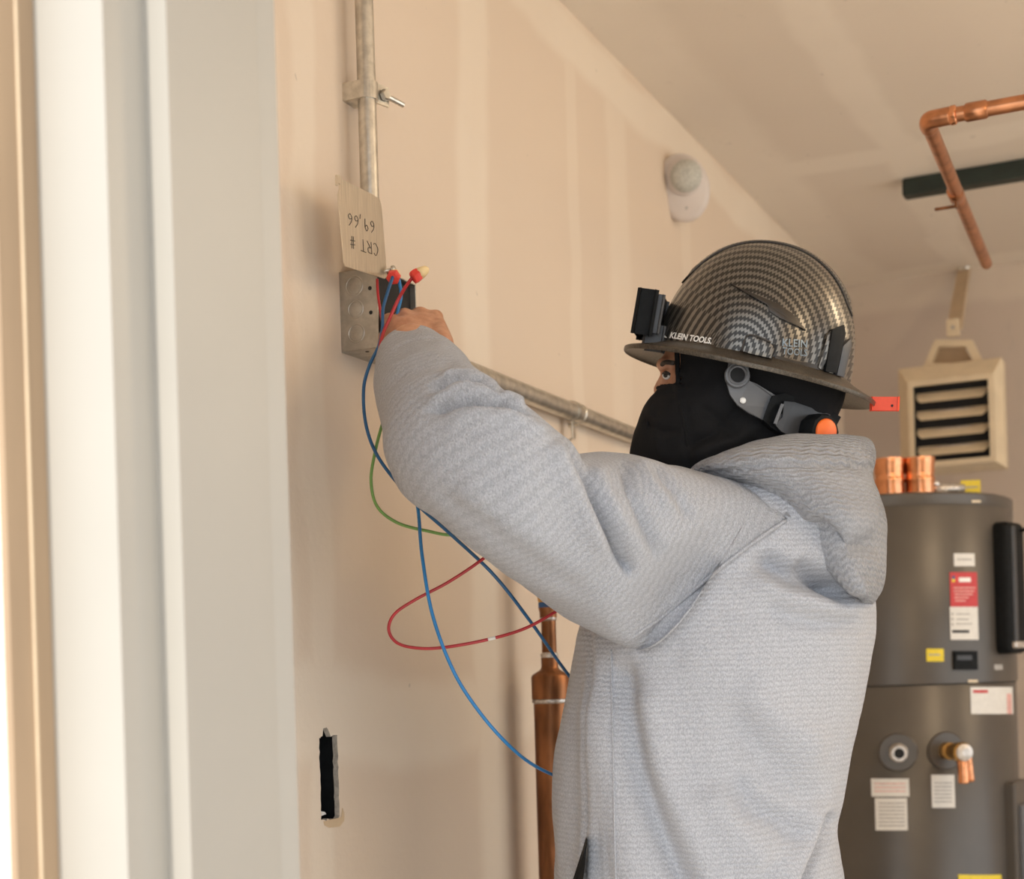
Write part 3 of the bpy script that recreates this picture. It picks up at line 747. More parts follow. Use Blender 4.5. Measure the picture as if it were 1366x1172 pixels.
patch('print_line', ((1298, 920), (1318, 924)), 'red_label', s5, TR+.0012, .0002)
patch('print_ring', ((1343, 925), (1350, 952)), 'redprint', s5, TR+.0012, .0002)
s6 = patch('sticker', ((1162, 1038), (1213, 1062)), 'paperwhite', wh, TR, label='white sticker with faint red print')
for i in range(3): patch('print_line', ((1166, 1044+i*5), (1208, 1045.6+i*5)), 'redprint', s6, TR+.0012, .0002)
s7 = patch('sticker', ((1167, 1064), (1211, 1107)), 'paperwhite', wh, TR, label='white data sticker with grey print')
for i in range(7): patch('print_line', ((1172, 1070+i*5), (1207, 1071.8+i*5)), 'papergrey', s7, TR+.0012, .0002)
s8 = patch('sticker', ((1242, 1033), (1274, 1077)), 'paperwhite', wh, TR, label='white sticker below the drain valve')
for i in range(6): patch('print_line', ((1246, 1043+i*5), (1270, 1044.8+i*5)), 'papergrey', s8, TR+.0012, .0002)
s9 = patch('sticker', ((1278, 1166), (1336, 1196)), 'yellow', wh, TR, label='yellow sticker low on the tank')
patch('shroud_clip', ((1291, 906.5), (1304, 910)), 'cream', wh, RS, .001)
patch('shroud_clip', ((1296, 667), (1308, 670)), 'cream', wh, RS, .001)
patch('name_badge', ((1326, 886), (1337, 893)), 'papergrey', wh, RS, .001)
def radial(px, py, R=TR):
    a, z = cyl_hit(px, py, R); n_ = Vector((cos(a), sin(a), 0)); return TC + n_*R + UP*z, n_
for px, py, kind in ((1198, 1003, 0), (1262, 1001, 1)):
    p, n_ = radial(px, py)
    sharp(link('port_escutcheon', lathe(p-n_*.006, n_, [(.040, 0), (.040, .007), (.037, .010), (.020, .0105)], 36), 'tank', wh), 40)
    if kind == 0:
        np_ = link('port_nipple', lathe(p, n_, [(.019, .004), (.019, .022), (.017, .024), (.017, .044), (.0155, .047), (.0105, .047), (.0105, .030)], 24), 'solder', wh); sharp(np_)
        link('port_bore', lathe(p, n_, [(.0104, .030), (.0104, .0455)], 20), 'shade_black', np_)
    else:
        vb = link('drain_valve', lathe(p, n_, [(.018, .004), (.018, .02), (.014, .024), (.014, .05), (.020, .054), (.020, .075), (.016, .08)], 20), 'brass', wh); sharp(vb)
        link('valve_face', lathe(p, n_, [(.017, .078), (.017, .084), (.008, .087)], 20), 'solder', vb)
        e0 = p + n_*.06
        link('spout', tube([e0, e0+n_*.010-UP*.02, e0+n_*.014-UP*.042, e0+n_*.014-UP*.062], .011, 14, 6), 'copper_new', vb, True)
        link('drain_stub', tube([e0+Vector((.016, .004, -.01)), e0+Vector((.018, .004, -.035)), e0+Vector((.020, .004, -.060))], .0075, 12, 4), 'copper_new', vb, True)
# filter panel on the right flank
p, n_ = radial(1340, 780); n2 = Vector((cos(radians(-17)), sin(radians(-17)), 0))
pa_ = TC + n2*(TR+.012); tx = UP.cross(n2).normalized(); ztp = cyl_hit(1330, 697)[1]; zbt = cyl_hit(1330, 872)[1]
pnl = link('filter_panel', bevel_all(box(pa_ + UP*(ztp+zbt)/2, (.045, .085, ztp-zbt), basis(n2, tx, UP)), .014, 4), 'black', wh); sharp(pnl, 50)
pnl['label'] = 'long black rounded side panel'
link('panel_rib', bevel_all(box(pa_ + n2*.022 - tx*.022 + UP*(ztp+zbt)/2, (.010, .018, (ztp-zbt)*.93), basis(n2, tx, UP)), .003), 'dkgreyplastic', pnl)
link('panel_foot', box(pa_ + n2*.014 + UP*(zbt+.018), (.03, .07, .014), Matrix.Rotation(0, 3, 'X') @ basis(n2, tx, UP), .003), 'solder', pnl)
h0 = pa_ + n2*.03 + UP*(ztp-.02)
link('wire_handle', tube([h0, h0+n2*.025+UP*.004, h0+n2*.036-UP*.012, h0+n2*.036-UP*.085], .004, 8, 5), 'black', wh, True)
# lower access cover
n3 = Vector((cos(radians(-8)), sin(radians(-8)), 0)); tx3 = UP.cross(n3).normalized(); zt3 = cyl_hit(1340, 1043)[1]
ac = link('access_cover', bevel_all(box(TC + n3*(TR+.0) + UP*(zt3-.17), (.03, .12, .34), basis(n3, tx3, UP)), .006), 'tank', wh)
link('cover_panel', bevel_all(box(TC + n3*(TR+.018) + UP*(zt3-.185), (.012, .07, .27), basis(n3, tx3, UP)), .004), 'greyplastic', ac)
# bright copper couplings left standing on the tank top
for i, (px, lab) in enumerate(((1187, 'bright copper coupling on the heater top, close behind the hood'), (1227, 'bright copper coupling on the heater top, beside the valve'))):
    c = at(px, 655, 3.17); c.z = ZT+.0015
    if (Vector((c.x, c.y, 0))-Vector((TC.x, TC.y, 0))).length > TR-.04: c = Vector((TC.x, TC.y, c.z)) + (Vector((c.x-TC.x, c.y-TC.y, 0))).normalized()*(TR-.04)
    t_ = thing('copper_coupling', c, lab, 'pipe fitting', 'copper couplings on the water heater')
    sharp(link('socket', lathe(c, UP, [(.0310, 0), (.0310, .034), (.0325, .038), (.0325, .042), (.0300, .046), (.0300, .051), (.0320, .055), (.0320, .070), (.0335, .074), (.0335, .086), (.0305, .086), (.0305, .03)], 36, cap=False), 'copper_new', t_), 60)
    link('stop_bead', lathe(c, UP, [(.0300, .036), (.0320, .038), (.0300, .040)], 36, cap=False), 'copper', t_, True)
    for k_, az in enumerate((0, 2.1, 4.2)): pass
c = at(1255, 650, 3.17); c.z = ZT
vt = thing('relief_valve', c, 'low steel valve with a yellow tag on the heater top', 'valve')
link('valve_body', add_lathe(lathe(c, UP, [(.018, 0), (.018, .012), (.010, .016), (.010, .028)], 16), c+UP*.02, RIGHT, [(.010, -.02), (.012, 0), (.010, .05)], 12), 'solder', vt, True)
link('valve_cap', lathe(c - RIGHT*.012 + UP*.026, UP, [(.010, 0), (.010, .008), (.004, .012)], 14), 'coil', vt, True)
tg = c + RIGHT*.064 + UP*.022
link('paper_tag', box(tg, (.042, .004, .030), basis(RIGHT, FWD, UP), .0006), 'yellow', vt)
link('tag_line', box(tg - FWD*.0025, (.030, .001, .003), basis(RIGHT, FWD, UP)), 'papergrey', vt)

# ================================================================== PERSON
def capsule(bm, a, b, ra, rb, seg=16):
    a, b = Vector(a), Vector(b); ax = (b-a); L = ax.length; prof = []
    for i in range(5): t = -pi/2 + i*pi/10; prof.append((max(.0005, ra*cos(t)), ra*sin(t)))
    prof.append((ra, 0)); prof.append((rb, L))
    for i in range(1, 6): t = i*pi/10; prof.append((max(.0005, rb*cos(t)), L + rb*sin(t)))
    add_lathe(bm, a, ax, prof, seg)
def chain(bm, pts):
    for (p, r), (q_, s_) in zip(pts, pts[1:]): capsule(bm, p, q_, r, s_)
def grid_to_bm(bm, G):
    n, m, _ = G.shape; V = [[bm.verts.new(G[i, j]) for j in range(m)] for i in range(n)]
    for i in range(n-1):
        for j in range(m): bm.faces.new((V[i][j], V[i][(j+1) % m], V[i+1][(j+1) % m], V[i+1][j]))
    bm.faces.new(V[0][::-1]); bm.faces.new(V[-1])
bm = bmesh.new()
HZc = 1.800
head_rows = [(395, 955, 1055, HZc, .035), (410, 915, 1090, HZc, .060), (440, 893, 1112, HZc, .074), (465, 887, 1117, HZc, .077), (482, 884, 1118, HZc, .077), (492, 886, 1118, HZc, .076), (502, 887.5, 1116, HZc, .076),
             (512, 885, 1113, HZc, .075), (525, 881, 1108, HZc, .074), (545, 876, 1098, HZc, .072), (570, 872, 1085, HZc, .068), (592, 872, 1072, HZc, .062), (610, 900, 1068, HZc, .056), (640, 935, 1075, HZc+.005, .055), (680, 925, 1090, HZc+.01, .07)]
HG = row_loft(head_rows, 70, 48, 1.0)
cxm = HG.mean(1, keepdims=True)                       # narrow the face towards the nose
rel = HG - cxm; fx = -(rel @ np.array(RIGHT))
mx = fx.max(1, keepdims=True); k = np.clip((fx/mx-.35)/.65, 0, 1)
HG = HG - (rel @ np.array(FWD))[..., None]*np.array(FWD)*(k*k*.30)[..., None]
grid_to_bm(bm, HG)
capsule(bm, at(892, 499, HZc), at(882, 520, HZc), .009, .010); capsule(bm, at(884, 486, HZc-.02), at(884, 486, HZc+.02), .008, .008)
# torso core, left arm, hidden right arm, legs
chain(bm, [(at(990, 680, 1.82), .075), (at(985, 760, 1.83), .13), (at(965, 900, 1.83), .125), (at(950, 1050, 1.83), .12), (at(945, 1180, 1.83), .13)])
SH, EL = at(905, 735, 1.715), at(620, 615, 1.56)
WR = at(549, 462, 1.715)
chain(bm, [(at(985, 720, 1.80), .07), (SH, .055), (EL, .040), (WR, .027)])
RSH, REL, RWR = at(960, 720, 1.98), at(985, 950, 2.02), at(880, 1010, 1.93)
chain(bm, [(at(985, 720, 1.84), .07), (RSH, .06), (REL, .042), (RWR, .028)])
for Zl, fx_ in ((1.75, 930), (1.93, 965)):
    hip = at(fx_, 1170, Zl); foot = Vector((hip.x+.02, hip.y, .08))
    chain(bm, [(hip, .085), ((hip.x+.01, hip.y, .52), .058), (foot, .042)])
    capsule(bm, foot - UP*.03, foot + Vector((-.16, .0, -.045)), .035, .028)
# left hand: flat back of the palm, four bent fingers and a thumb into the box
def hand(bm, wrist, knuckles, tips_mid, tips, thumb, rp=.0135, rf=.0086):
    capsule(bm, knuckles[-1], Vector(wrist) + RIGHT*.030 + UP*.004, .009, .014)
    for kx in knuckles: chain(bm, [(wrist, rp+.003), (Vector(wrist).lerp(kx, .55), rp), (kx, .0102)])
    for a, b in zip(knuckles, knuckles[1:]): capsule(bm, Vector(wrist).lerp(a, .7), Vector(wrist).lerp(b, .7), .0125, .0125); capsule(bm, Vector(wrist).lerp(a, .4), Vector(wrist).lerp(b, .4), .0135, .0135)
    for kx, m_, t_ in zip(knuckles, tips_mid, tips): chain(bm, [(kx, .0104), (m_, rf), (t_, .0070)])
    chain(bm, thumb)
KN = [at(519, 428, 1.795), at(540, 421, 1.808), at(561, 419, 1.818), at(581, 423, 1.822)]
MID = [at(517, 433, 1.822), at(531, 427, 1.838), at(545, 427, 1.850), at(560, 432, 1.852)]
TIP = [at(519, 448, 1.836), at(528, 446, 1.855), at(538, 447, 1.864), at(550, 451, 1.864)]
hand(bm, at(557, 464, 1.748), KN, MID, TIP, [(at(540, 455, 1.770), .011), (at(518, 458, 1.785), .0115), (at(514, 450, 1.81), .0095), (at(519, 442, 1.83), .0075)])
RKN = [at(868-i*3, 1030+i*9, 1.915+i*.012) for i in range(4)]
hand(bm, RWR, RKN, [p - RIGHT*.03 - UP*.012 for p in RKN], [p - RIGHT*.022 - UP*.034 for p in RKN], [(RWR, .014), (RWR - RIGHT*.03 - UP*.005, .011), (RWR - RIGHT*.052 - UP*.018, .008)])
me = bpy.data.meshes.new('person'); bmesh.ops.recalc_face_normals(bm, faces=bm.faces[:]); bm.to_mesh(me); bm.free()
tmp = bpy.data.objects.new('tmp', me); COL.objects.link(tmp)
md = tmp.modifiers.new('r', 'REMESH'); md.mode = 'VOXEL'; md.voxel_size = .0033; md.use_smooth_shade = True
sm = tmp.modifiers.new('s', 'SMOOTH'); sm.factor = .5; sm.iterations = 4
dg = bpy.context.evaluated_depsgraph_get(); dg.update()
bme = bpy.data.meshes.new_from_object(tmp.evaluated_get(dg)); bpy.data.objects.remove(tmp)
bme.name = 'person'
per = link('person', bme, 'skin', None, True)
tag(per, 'person in grey hooded sweatshirt and black face covering reaching up to the steel box', 'person')
# eye and brow
ey = link('eye', lathe(at(889, 500.5, HZc-.033), (at(882, 500, HZc-.055)-at(889, 500.5, HZc-.033)), [(.0040, -.004), (.0052, 0), (.0046, .0026), (.0028, .0042), (.0003, .0048)], 16), 'eyewhite', per, True)
link('iris', lathe(at(889, 500.5, HZc-.033) + (at(882, 500, HZc-.055)-at(889, 500.5, HZc-.033)).normalized()*.0036, (at(882, 500, HZc-.055)-at(889, 500.5, HZc-.033)), [(.0030, 0), (.0026, .0012), (.0003, .0016)], 14), 'hair', ey)
link('eyelash', tube([at(884.5, 499, HZc-.030), at(888, 496.5, HZc-.043), at(893, 499, HZc-.049)], .0018, 8, 5), 'hair', per, True)
link('eyebrow', tube([at(883, 486, HZc-.024), at(888, 483, HZc-.042), at(899, 484, HZc-.056)], .0028, 8, 5), 'hair', per, True)

# black face covering: hood part over the skull, mask over nose and mouth
bal = row_loft([(440, 886, 1121, HZc, .080), (470, 884, 1126, HZc, .084), (500, 884, 1126, HZc, .084), (518, 880, 1124, HZc, .083), (530, 870, 1122, HZc, .083), (545, 859, 1118, HZc, .082), (562, 851, 1112, HZc, .080), (590, 843, 1102, HZc, .078),
                (612, 845, 1096, HZc, .078), (634, 868, 1094, HZc, .082), (660, 885, 1095, HZc, .09)], 150, 140, .95)
cxm = bal.mean(1, keepdims=True); rel = bal - cxm; fx = -(rel @ np.array(RIGHT)); k = np.clip((fx/fx.max(1, keepdims=True)-.30)/.70, 0, 1)
bal = bal - (rel @ np.array(FWD))[..., None]*np.array(FWD)*(k*k*.32)[..., None]
bal = sculpt(bal, [([(903, 470), (905, 515), (915, 570), (912, 620)], 3.5, .0022, 'n'), ([(910, 470), (912, 515), (921, 570), (919, 620)], 3, -.0018, 'n'), ([(880, 524), (903, 517), (912, 520)], 4, .0018, 'n'),
                   ([(905, 600), (950, 580), (990, 540), (1010, 520)], 7, -.006), ([(915, 612), (975, 590), (1020, 560)], 8, .006), ([(930, 540), (960, 560), (985, 590)], 8, -.005), ([(860, 560), (880, 575), (910, 575)], 6, -.004), ([(868, 540), (880, 590), (885, 620)], 5, .003), ([(940, 610), (1000, 590), (1060, 596)], 7, -.005)], .0035, 14, 3)
bo = grid_obj('face_covering', bal, 'blackcloth', per)
bb = bmesh.new(); bb.from_mesh(bo.data); dead = []
for f in bb.faces:
    c = f.calc_center_median(); p = np.array(c)[None, None]; x, y = project(p); x, y = x[0, 0], y[0, 0]
    u = (c - at(1000, 500, HZc)).dot(RIGHT); fr_ = (c-CAM).dot(FWD)
    if u < -.0885 and y < 514 and y > 446: dead.append(f)
bmesh.ops.delete(bb, geom=dead, context='FACES'); bb.to_mesh(bo.data); bb.free()
from mathutils.bvhtree import BVHTree
def surf(obs):
    vs, fs = [], []
    for o in obs:
        b0 = len(vs); vs += [v.co.copy() for v in o.data.vertices]; fs += [[b0+i for i in p.vertices] for p in o.data.polygons]
    return BVHTree.FromPolygons(vs, fs)
hem = BVHTree.FromPolygons([Vector(p) for p in bal.reshape(-1, 3)], [[i*140+j, i*140+(j+1) % 140, (i+1)*140+(j+1) % 140, (i+1)*140+j] for i in range(149) for j in range(140)])
hp = []
for x, y in ((902, 446), (903, 470), (904, 495), (904.5, 510), (898, 515.5), (890, 517), (884, 517.5)):
    h = hem.ray_cast(CAM, ray(x, y).normalized()); hp.append(h[0] if h[0] is not None else at(x, y, HZc-.03))
hp.append(at(877.5, 517.5, HZc)); hp.append(at(884, 517.5, HZc+.05))
for nm, ln in (('mask_seam', ((904, 512), (908, 540), (914, 570), (917, 595), (911, 622))), ('mask_seam', ((896, 528), (884, 526), (874, 530), (866, 548), (862, 580))), ('mask_hem', ((904, 522), (892, 526), (880, 526)))):
    sp = []
    for x, y in ln:
        h = hem.ray_cast(CAM, ray(x, y).normalized())
        if h[0] is not None: sp.append(h[0] - ray(x, y).normalized()*.0022)
    link(nm, tube(sp, .0016, 8, 6), 'blackcloth', bo, True)
link('eye_opening_hem', tube(hp, .0030, 10, 6), 'blackcloth', bo, True)
sd = bo.modifiers.new('thick', 'SOLIDIFY'); sd.thickness = .003; sd.offset = 1

# sweatshirt: trunk, raglan sleeves and hood
tr = row_loft([(640, 905, 1120, 1.81, .10), (655, 880, 1135, 1.81, .15), (690, 850, 1150, 1.82, .190), (740, 815, 1156, 1.82, .205), (800, 786, 1158, 1.82, .21), (840, 773, 1157, 1.82, .213), (880, 762, 1152, 1.82, .213),
               (950, 748, 1141, 1.82, .212), (1000, 741, 1130, 1.82, .210), (1060, 738, 1117, 1.82, .207), (1100, 737, 1106, 1.82, .205), (1135, 737, 1110, 1.82, .205), (1172, 737, 1117, 1.82, .205), (1230, 740, 1118, 1.82, .205), (1300, 748, 1112, 1.82, .20), (1312, 756, 1104, 1.82, .19)], 260, 240, .86)
tr = sculpt(tr, [([(828, 900), (838, 960), (852, 1030), (878, 1100), (915, 1190)], 18, -.019, 'n'), ([(805, 960), (815, 1040), (835, 1130), (850, 1190)], 26, .010, 'n'), ([(868, 940), (880, 1020), (910, 1090), (950, 1180)], 22, .012, 'n'),
                 ([(960, 930), (1000, 985), (1060, 1050), (1095, 1085)], 24, -.012), ([(985, 910), (1040, 965), (1110, 1010)], 26, .009), ([(965, 1020), (1000, 1075), (1050, 1100), (1085, 1120)], 18, -.015), ([(940, 1040), (980, 1110), (1030, 1160)], 28, .012),
                 ([(1105, 1092), (1092, 1130), (1072, 1185)], 7, -.020, 'n'), ([(1085, 1090), (1075, 1130), (1050, 1180)], 22, .010, 'n'),
                 ([(1000, 735), (1050, 765), (1110, 783), (1140, 790)], 15, -.024), ([(1060, 745), (1098, 770), (1132, 795)], 10, -.018), ([(990, 765), (1050, 795), (1110, 812), (1160, 812)], 15, .012), ([(1010, 810), (1080, 828), (1160, 832)], 12, -.007), ([(1040, 845), (1100, 852), (1160, 852)], 14, .004),
                 ([(815, 865), (817, 960), (818, 1180)], 2.2, -.0018, 'n'), ([(784, 840), (784, 950), (780, 1060), (778, 1190)], 5, -.007, 'n'), ([(764, 870), (762, 950), (758, 1060), (756, 1190)], 13, -.010, 'n'), ([(796, 850), (797, 950), (794, 1060), (792, 1190)], 8, .004, 'n'),
                 ([(900, 880), (960, 870), (1060, 900)], 26, .004)], .0055, 7, 1)
ho = grid_obj('hoodie', tr, 'knit_body', per, caps=(True, True))
ho['label'] = 'grey heather hooded sweatshirt'
# pocket opening with its dark lining, low at the front
pk = [at(x, y, 1.655 if x > 772 else 1.70) for x, y in ((783, 1118), (780, 1150), (776, 1180), (762, 1185), (771, 1160), (778, 1135))]
link('pocket_lining', prism([p - FWD*.012 for p in pk], FWD*.03), 'blackcloth', ho)

sl_st = [(509, 514, 600, 483, 1.731, .046), (506, 511, 605, 480, 1.728, .051), (504, 517, 612, 487, 1.716, .053), (503, 530, 629, 497, 1.685, .056), (507, 562, 642, 512, 1.650, .064), (518, 590, 664, 531, 1.610, .072), (526, 634, 695, 551, 1.570, .080), (547, 667, 728, 568, 1.552, .086), (588, 701, 758, 582, 1.552, .088),
         (640, 741, 772, 603, 1.572, .088), (690, 775, 806, 607, 1.597, .092), (738, 808, 848, 605, 1.625, .094), (790, 840, 905, 622, 1.655, .095), (826, 858, 965, 640, 1.680, .094), (836, 860, 1050, 692, 1.700, .093), (850, 848, 1062, 700, 1.735, .088), (880, 830, 1080, 725, 1.79, .07)]
sl = limb_loft(sl_st, 300, 220, .92, .62)
sl = sculpt(sl, [([(660, 512), (630, 500), (604, 498), (584, 506)], 6, .006, 'in'), ([(665, 524), (640, 513), (612, 508), (588, 514), (566, 524)], 5, -.012, 'in'), ([(650, 519), (632, 517), (610, 518), (590, 524)], 4, .005, 'in'), ([(690, 540), (655, 524), (620, 522), (590, 530), (560, 540)], 7, .008, 'in'), ([(700, 556), (668, 541), (630, 536), (592, 542), (560, 552)], 5.5, -.012, 'in'), ([(705, 563), (660, 549), (622, 548), (596, 552)], 4, .004, 'in'), ([(720, 575), (680, 560), (630, 556), (580, 562)], 9, .007, 'in'),
                 ([(760, 585), (770, 612), (795, 665), (832, 745), (850, 775)], 7, -.020), ([(738, 585), (752, 622), (778, 680), (812, 752)], 13, .009), ([(792, 612), (806, 650), (838, 708), (866, 752)], 10, .007),
                 ([(828, 606), (840, 650), (868, 712), (892, 758)], 7, -.010), ([(852, 608), (868, 640), (905, 690)], 10, .006), ([(868, 612), (900, 650), (925, 700)], 8, -.006),
                 ([(520, 470), (548, 455), (590, 452)], 4, -.002), ([(512, 495), (560, 470), (604, 462)], 5, .0022), ([(506, 520), (560, 492), (618, 480)], 6, -.0025),
                 ([(560, 640), (640, 700), (740, 770), (800, 812)], 16, -.004), ([(600, 640), (680, 690), (760, 740)], 30, .004), ([(900, 770), (950, 720), (1000, 690)], 18, .004)], .0042, 9, 5)
# the sleeve runs down onto the trunk along the slanting raglan seam
tb_ = BVHTree.FromPolygons([v.co.copy() for v in ho.data.vertices], [list(p.vertices) for p in ho.data.polygons])
Nn = ngrid_normals(sl); qx, qy = project(sl); A_, B_ = np.array((832, 860.)), np.array((1052, 690.)); L_ = np.linalg.norm(B_-A_)
dirs = (B_-A_)/L_; sd_ = -((qx-A_[0])*(-dirs[1]) + (qy-A_[1])*dirs[0])      # signed pixels from the seam, sleeve side positive
tocam = np.array(CAM) - sl; face_ = (Nn*tocam).sum(2) > 0
for i, j in zip(*np.nonzero(face_ & (sd_ < 75) & (qx > 800))):
    r_ = ray(qx[i, j], qy[i, j]).normalized(); h = tb_.ray_cast(CAM, r_)
    if h[0] is None: continue
    d_ = sd_[i, j]; old = Vector(sl[i, j])
    if d_ <= 0: new = h[0] + r_*min(.012, -d_*.0015)
    else:
        k_ = min(1, d_/75); k_ = k_*k_*(3-2*k_); new = (h[0] - r_*.003).lerp(old, k_)
    if (new-CAM).length > (old-CAM).length and d_ <= 0 and (old-CAM).length > (h[0]-CAM).length: continue
    w_ = min(1, max(0, (qx[i, j]-805)/95)); w_ = w_*w_*(3-2*w_)
    sl[i, j] = np.array(old.lerp(new, w_))
lso = grid_obj('sleeve', sl, 'knit_sleeve', ho)
lso['label'] = 'raised left raglan sleeve'
# stitched raglan seam, lying on the sleeve's edge
bv = surf([ho, lso])
def on_surf(px, py, off=.0008):
    d = ray(px, py).normalized(); h = bv.ray_cast(CAM, d); return (h[0] - d*off) if h[0] is not None else at(px, py, 1.62)
seam = [(1048, 694), (1030, 706), (1000, 727), (970, 750), (940, 775), (910, 800), (880, 825), (850, 845), (832, 857)]
link('raglan_seam', tube([on_surf(*p) for p in seam], .0022, 8, 5), 'knit_sleeve', ho, True)
link('side_seam', tube([on_surf(815 + .02*(y-865), y) for y in range(866, 1185, 12)], .0011, 6, 3), 'knit_body', ho, True)
rs = limb_loft([(905, 1000, 925, 1052, 1.955, .045), (935, 985, 955, 1045, 1.975, .055), (975, 940, 1020, 1020, 2.00, .065), (940, 900, 1040, 930, 2.01, .07), (925, 820, 1045, 830, 1.99, .08), (915, 760, 1050, 760, 1.95, .09), (920, 710, 1050, 690, 1.90, .09)], 80, 60)
grid_obj('sleeve', rs, 'knit_sleeve', ho)['label'] = 'lowered right sleeve'
# hood lying back from the neck
hd_rows = [(597, 1050, 1160, 1.800, .085), (594.5, 1040, 1163, 1.800, .100), (598, 1010, 1166, 1.798, .118), (607, 970, 1168, 1.795, .134), (622, 930, 1167, 1.790, .158), (640, 922, 1165, 1.790, .178), (662, 965, 1174, 1.792, .194), (690, 1024, 1183, 1.796, .206), (720, 1060, 1184, 1.80, .212), (748, 1084, 1183, 1.80, .212), (772, 1104, 1181, 1.80, .208), (790, 1124, 1177, 1.80, .200), (803, 1141, 1169, 1.80, .185), (809, 1150, 1163, 1.80, .165)]
hd = row_loft(hd_rows, 200, 200, .92, True)
# near rim runs lower at the front than at the back of the neck
hd = sculpt(hd, [([(950, 622), (1020, 612), (1090, 611), (1166, 614)], 4, .003, 'n'), ([(940, 632), (1020, 622), (1090, 621), (1166, 623)], 3, -.003, 'n'),
                 ([(1045, 690), (1080, 735), (1110, 775)], 8, -.012), ([(1075, 690), (1125, 728), (1182, 722)], 13, -.014), ([(1070, 705), (1115, 755), (1155, 800)], 15, .011), ([(1060, 660), (1130, 690), (1180, 690)], 18, .007), ([(1140, 770), (1180, 770)], 14, -.004), ([(960, 660), (1000, 650), (1060, 655)], 16, -.004), ([(1142, 600), (1142, 640)], 3, -.002)], .004, 9, 9)
hdo = grid_obj('hood', hd, 'knit_hood', ho, caps=(False, True)); hdo['label'] = 'hood folded down behind the neck'

# trousers and boots (below the frame)
k = bmesh.new()
for Zl, fx_ in ((1.75, 930), (1.93, 965)):
    hip = at(fx_, 1150, Zl); foot = Vector((hip.x+.02, hip.y, .10))
    chain(k, [(hip, .12), ((hip.x+.01, hip.y, .52), .088), (foot, .075)])
    b_ = bmesh.new(); capsule(b_, foot + UP*.05, foot - UP*.04, .056, .052); capsule(b_, foot + Vector((0, 0, -.045)), foot + Vector((-.17, .0, -.058)), .054, .040)
    link('boot', b_, 'boot', per, True)
link('trousers', k, 'trouser', per, True)

# ================================================================== HARD HAT
hat = thing('hard_hat', HC, 'dark carbon-weave full-brim hard hat on the person', 'hard hat')
AX, BY_, HH = .1205, .105, .147
def dome(az, s, off=0):
    """az from the front towards the camera side, s = height 0..1"""
    p = 2.25; r = max(0, 1 - s**p)**(1/p)*(1-.02*s)
    q_ = HX*(AX*r*cos(az)) + HY*(BY_*r*sin(az)) + HZ*(HH*s)
    n_ = (HX*(cos(az)*r/AX) + HY*(sin(az)*r/BY_) + HZ*(s/HH*1.0)).normalized()
    return HC - HZ*.003 + q_ + n_*off
k = bmesh.new(); n_s, n_a = 44, 96; V = []
for i in range(n_s):
    s = sin(i/(n_s-1)*pi/2)
    V.append([k.verts.new(dome(2*pi*j/n_a, s)) for j in range(n_a)] if i < n_s-1 else [k.verts.new(dome(0, 1))])
for i in range(n_s-2):
    for j in range(n_a): k.faces.new((V[i][j], V[i][(j+1) % n_a], V[i+1][(j+1) % n_a], V[i+1][j]))
for j in range(n_a): k.faces.new((V[-2][j], V[-2][(j+1) % n_a], V[-1][0]))
shell = link('shell', k, 'carbon', hat, True)
sd = shell.modifiers.new('thick', 'SOLIDIFY'); sd.thickness = .003; sd.offset = -1
# crown ridge running front to back
def dome_xy(x, y, off=0):
    """point of the dome above the rim-plane position x (front), y (left)"""
    rr = min(.9999, sqrt((x/AX)**2 + (y/BY_)**2)); s = (1 - rr**2.25)**(1/2.25); return dome(atan2(y/BY_, x/AX), s, off)
k = bmesh.new(); G_ = []
for i in range(61):
    x = .110*cos(pi*i/60); wdt = .027*min(1, (1-abs(x)/.1205)*5)
    row = []
    for f, o in [(f_, o_*min(1, (.112-abs(x))*60) - .0015) for f_, o_ in ((-1, -.002), (-.9, .0036), (-.5, .0046), (0, .005), (.5, .0046), (.9, .0036), (1, -.002))]: row.append(k.verts.new(dome_xy(x, f*wdt + .0, o)))
    G_.append(row)
for a, b in zip(G_, G_[1:]):
    for j in range(6): k.faces.new((a[j], a[j+1], b[j+1], b[j]))
sharp(link('crown_ridge', k, 'carbon', hat), 40)
for sgn_ in (1, -1):
    link('ridge_groove', tube([dome_xy(.104*cos(pi*i/30), sgn_*.0275*min(1, (1-abs(.104*cos(pi*i/30))/.1205)*5), .0008) for i in range(31)], .0013, 6, 2), 'hatdark', hat, True)
# brim
def ringpt(az, f, z, ex=0): return HC + HX*((AX + f*(.0345+ex*max(0, cos(az))))*cos(az)) + HY*((BY_ + f*.033)*sin(az)) + HZ*z
k = bmesh.new(); R_ = []
for f, z in ((-.06, .003), (.02, .000), (.25, -.0045), (.6, -.0095), (.93, -.0138), (1.0, -.0155), (1.0, -.0190), (.97, -.0205), (.90, -.0182), (.6, -.0135), (.25, -.0085), (-.03, -.005)):
    R_.append([k.verts.new(ringpt(2*pi*j/96, f, z + (.004*f if cos(2*pi*j/96) > 0 else 0)*max(0, cos(2*pi*j/96)), .002)) for j in range(96)])
for a, b in zip(R_, R_[1:]):
    for j in range(96): k.faces.new((a[j], a[(j+1) % 96], b[(j+1) % 96], b[j]))
sharp(link('brim', k, 'hatrim', hat), 45)
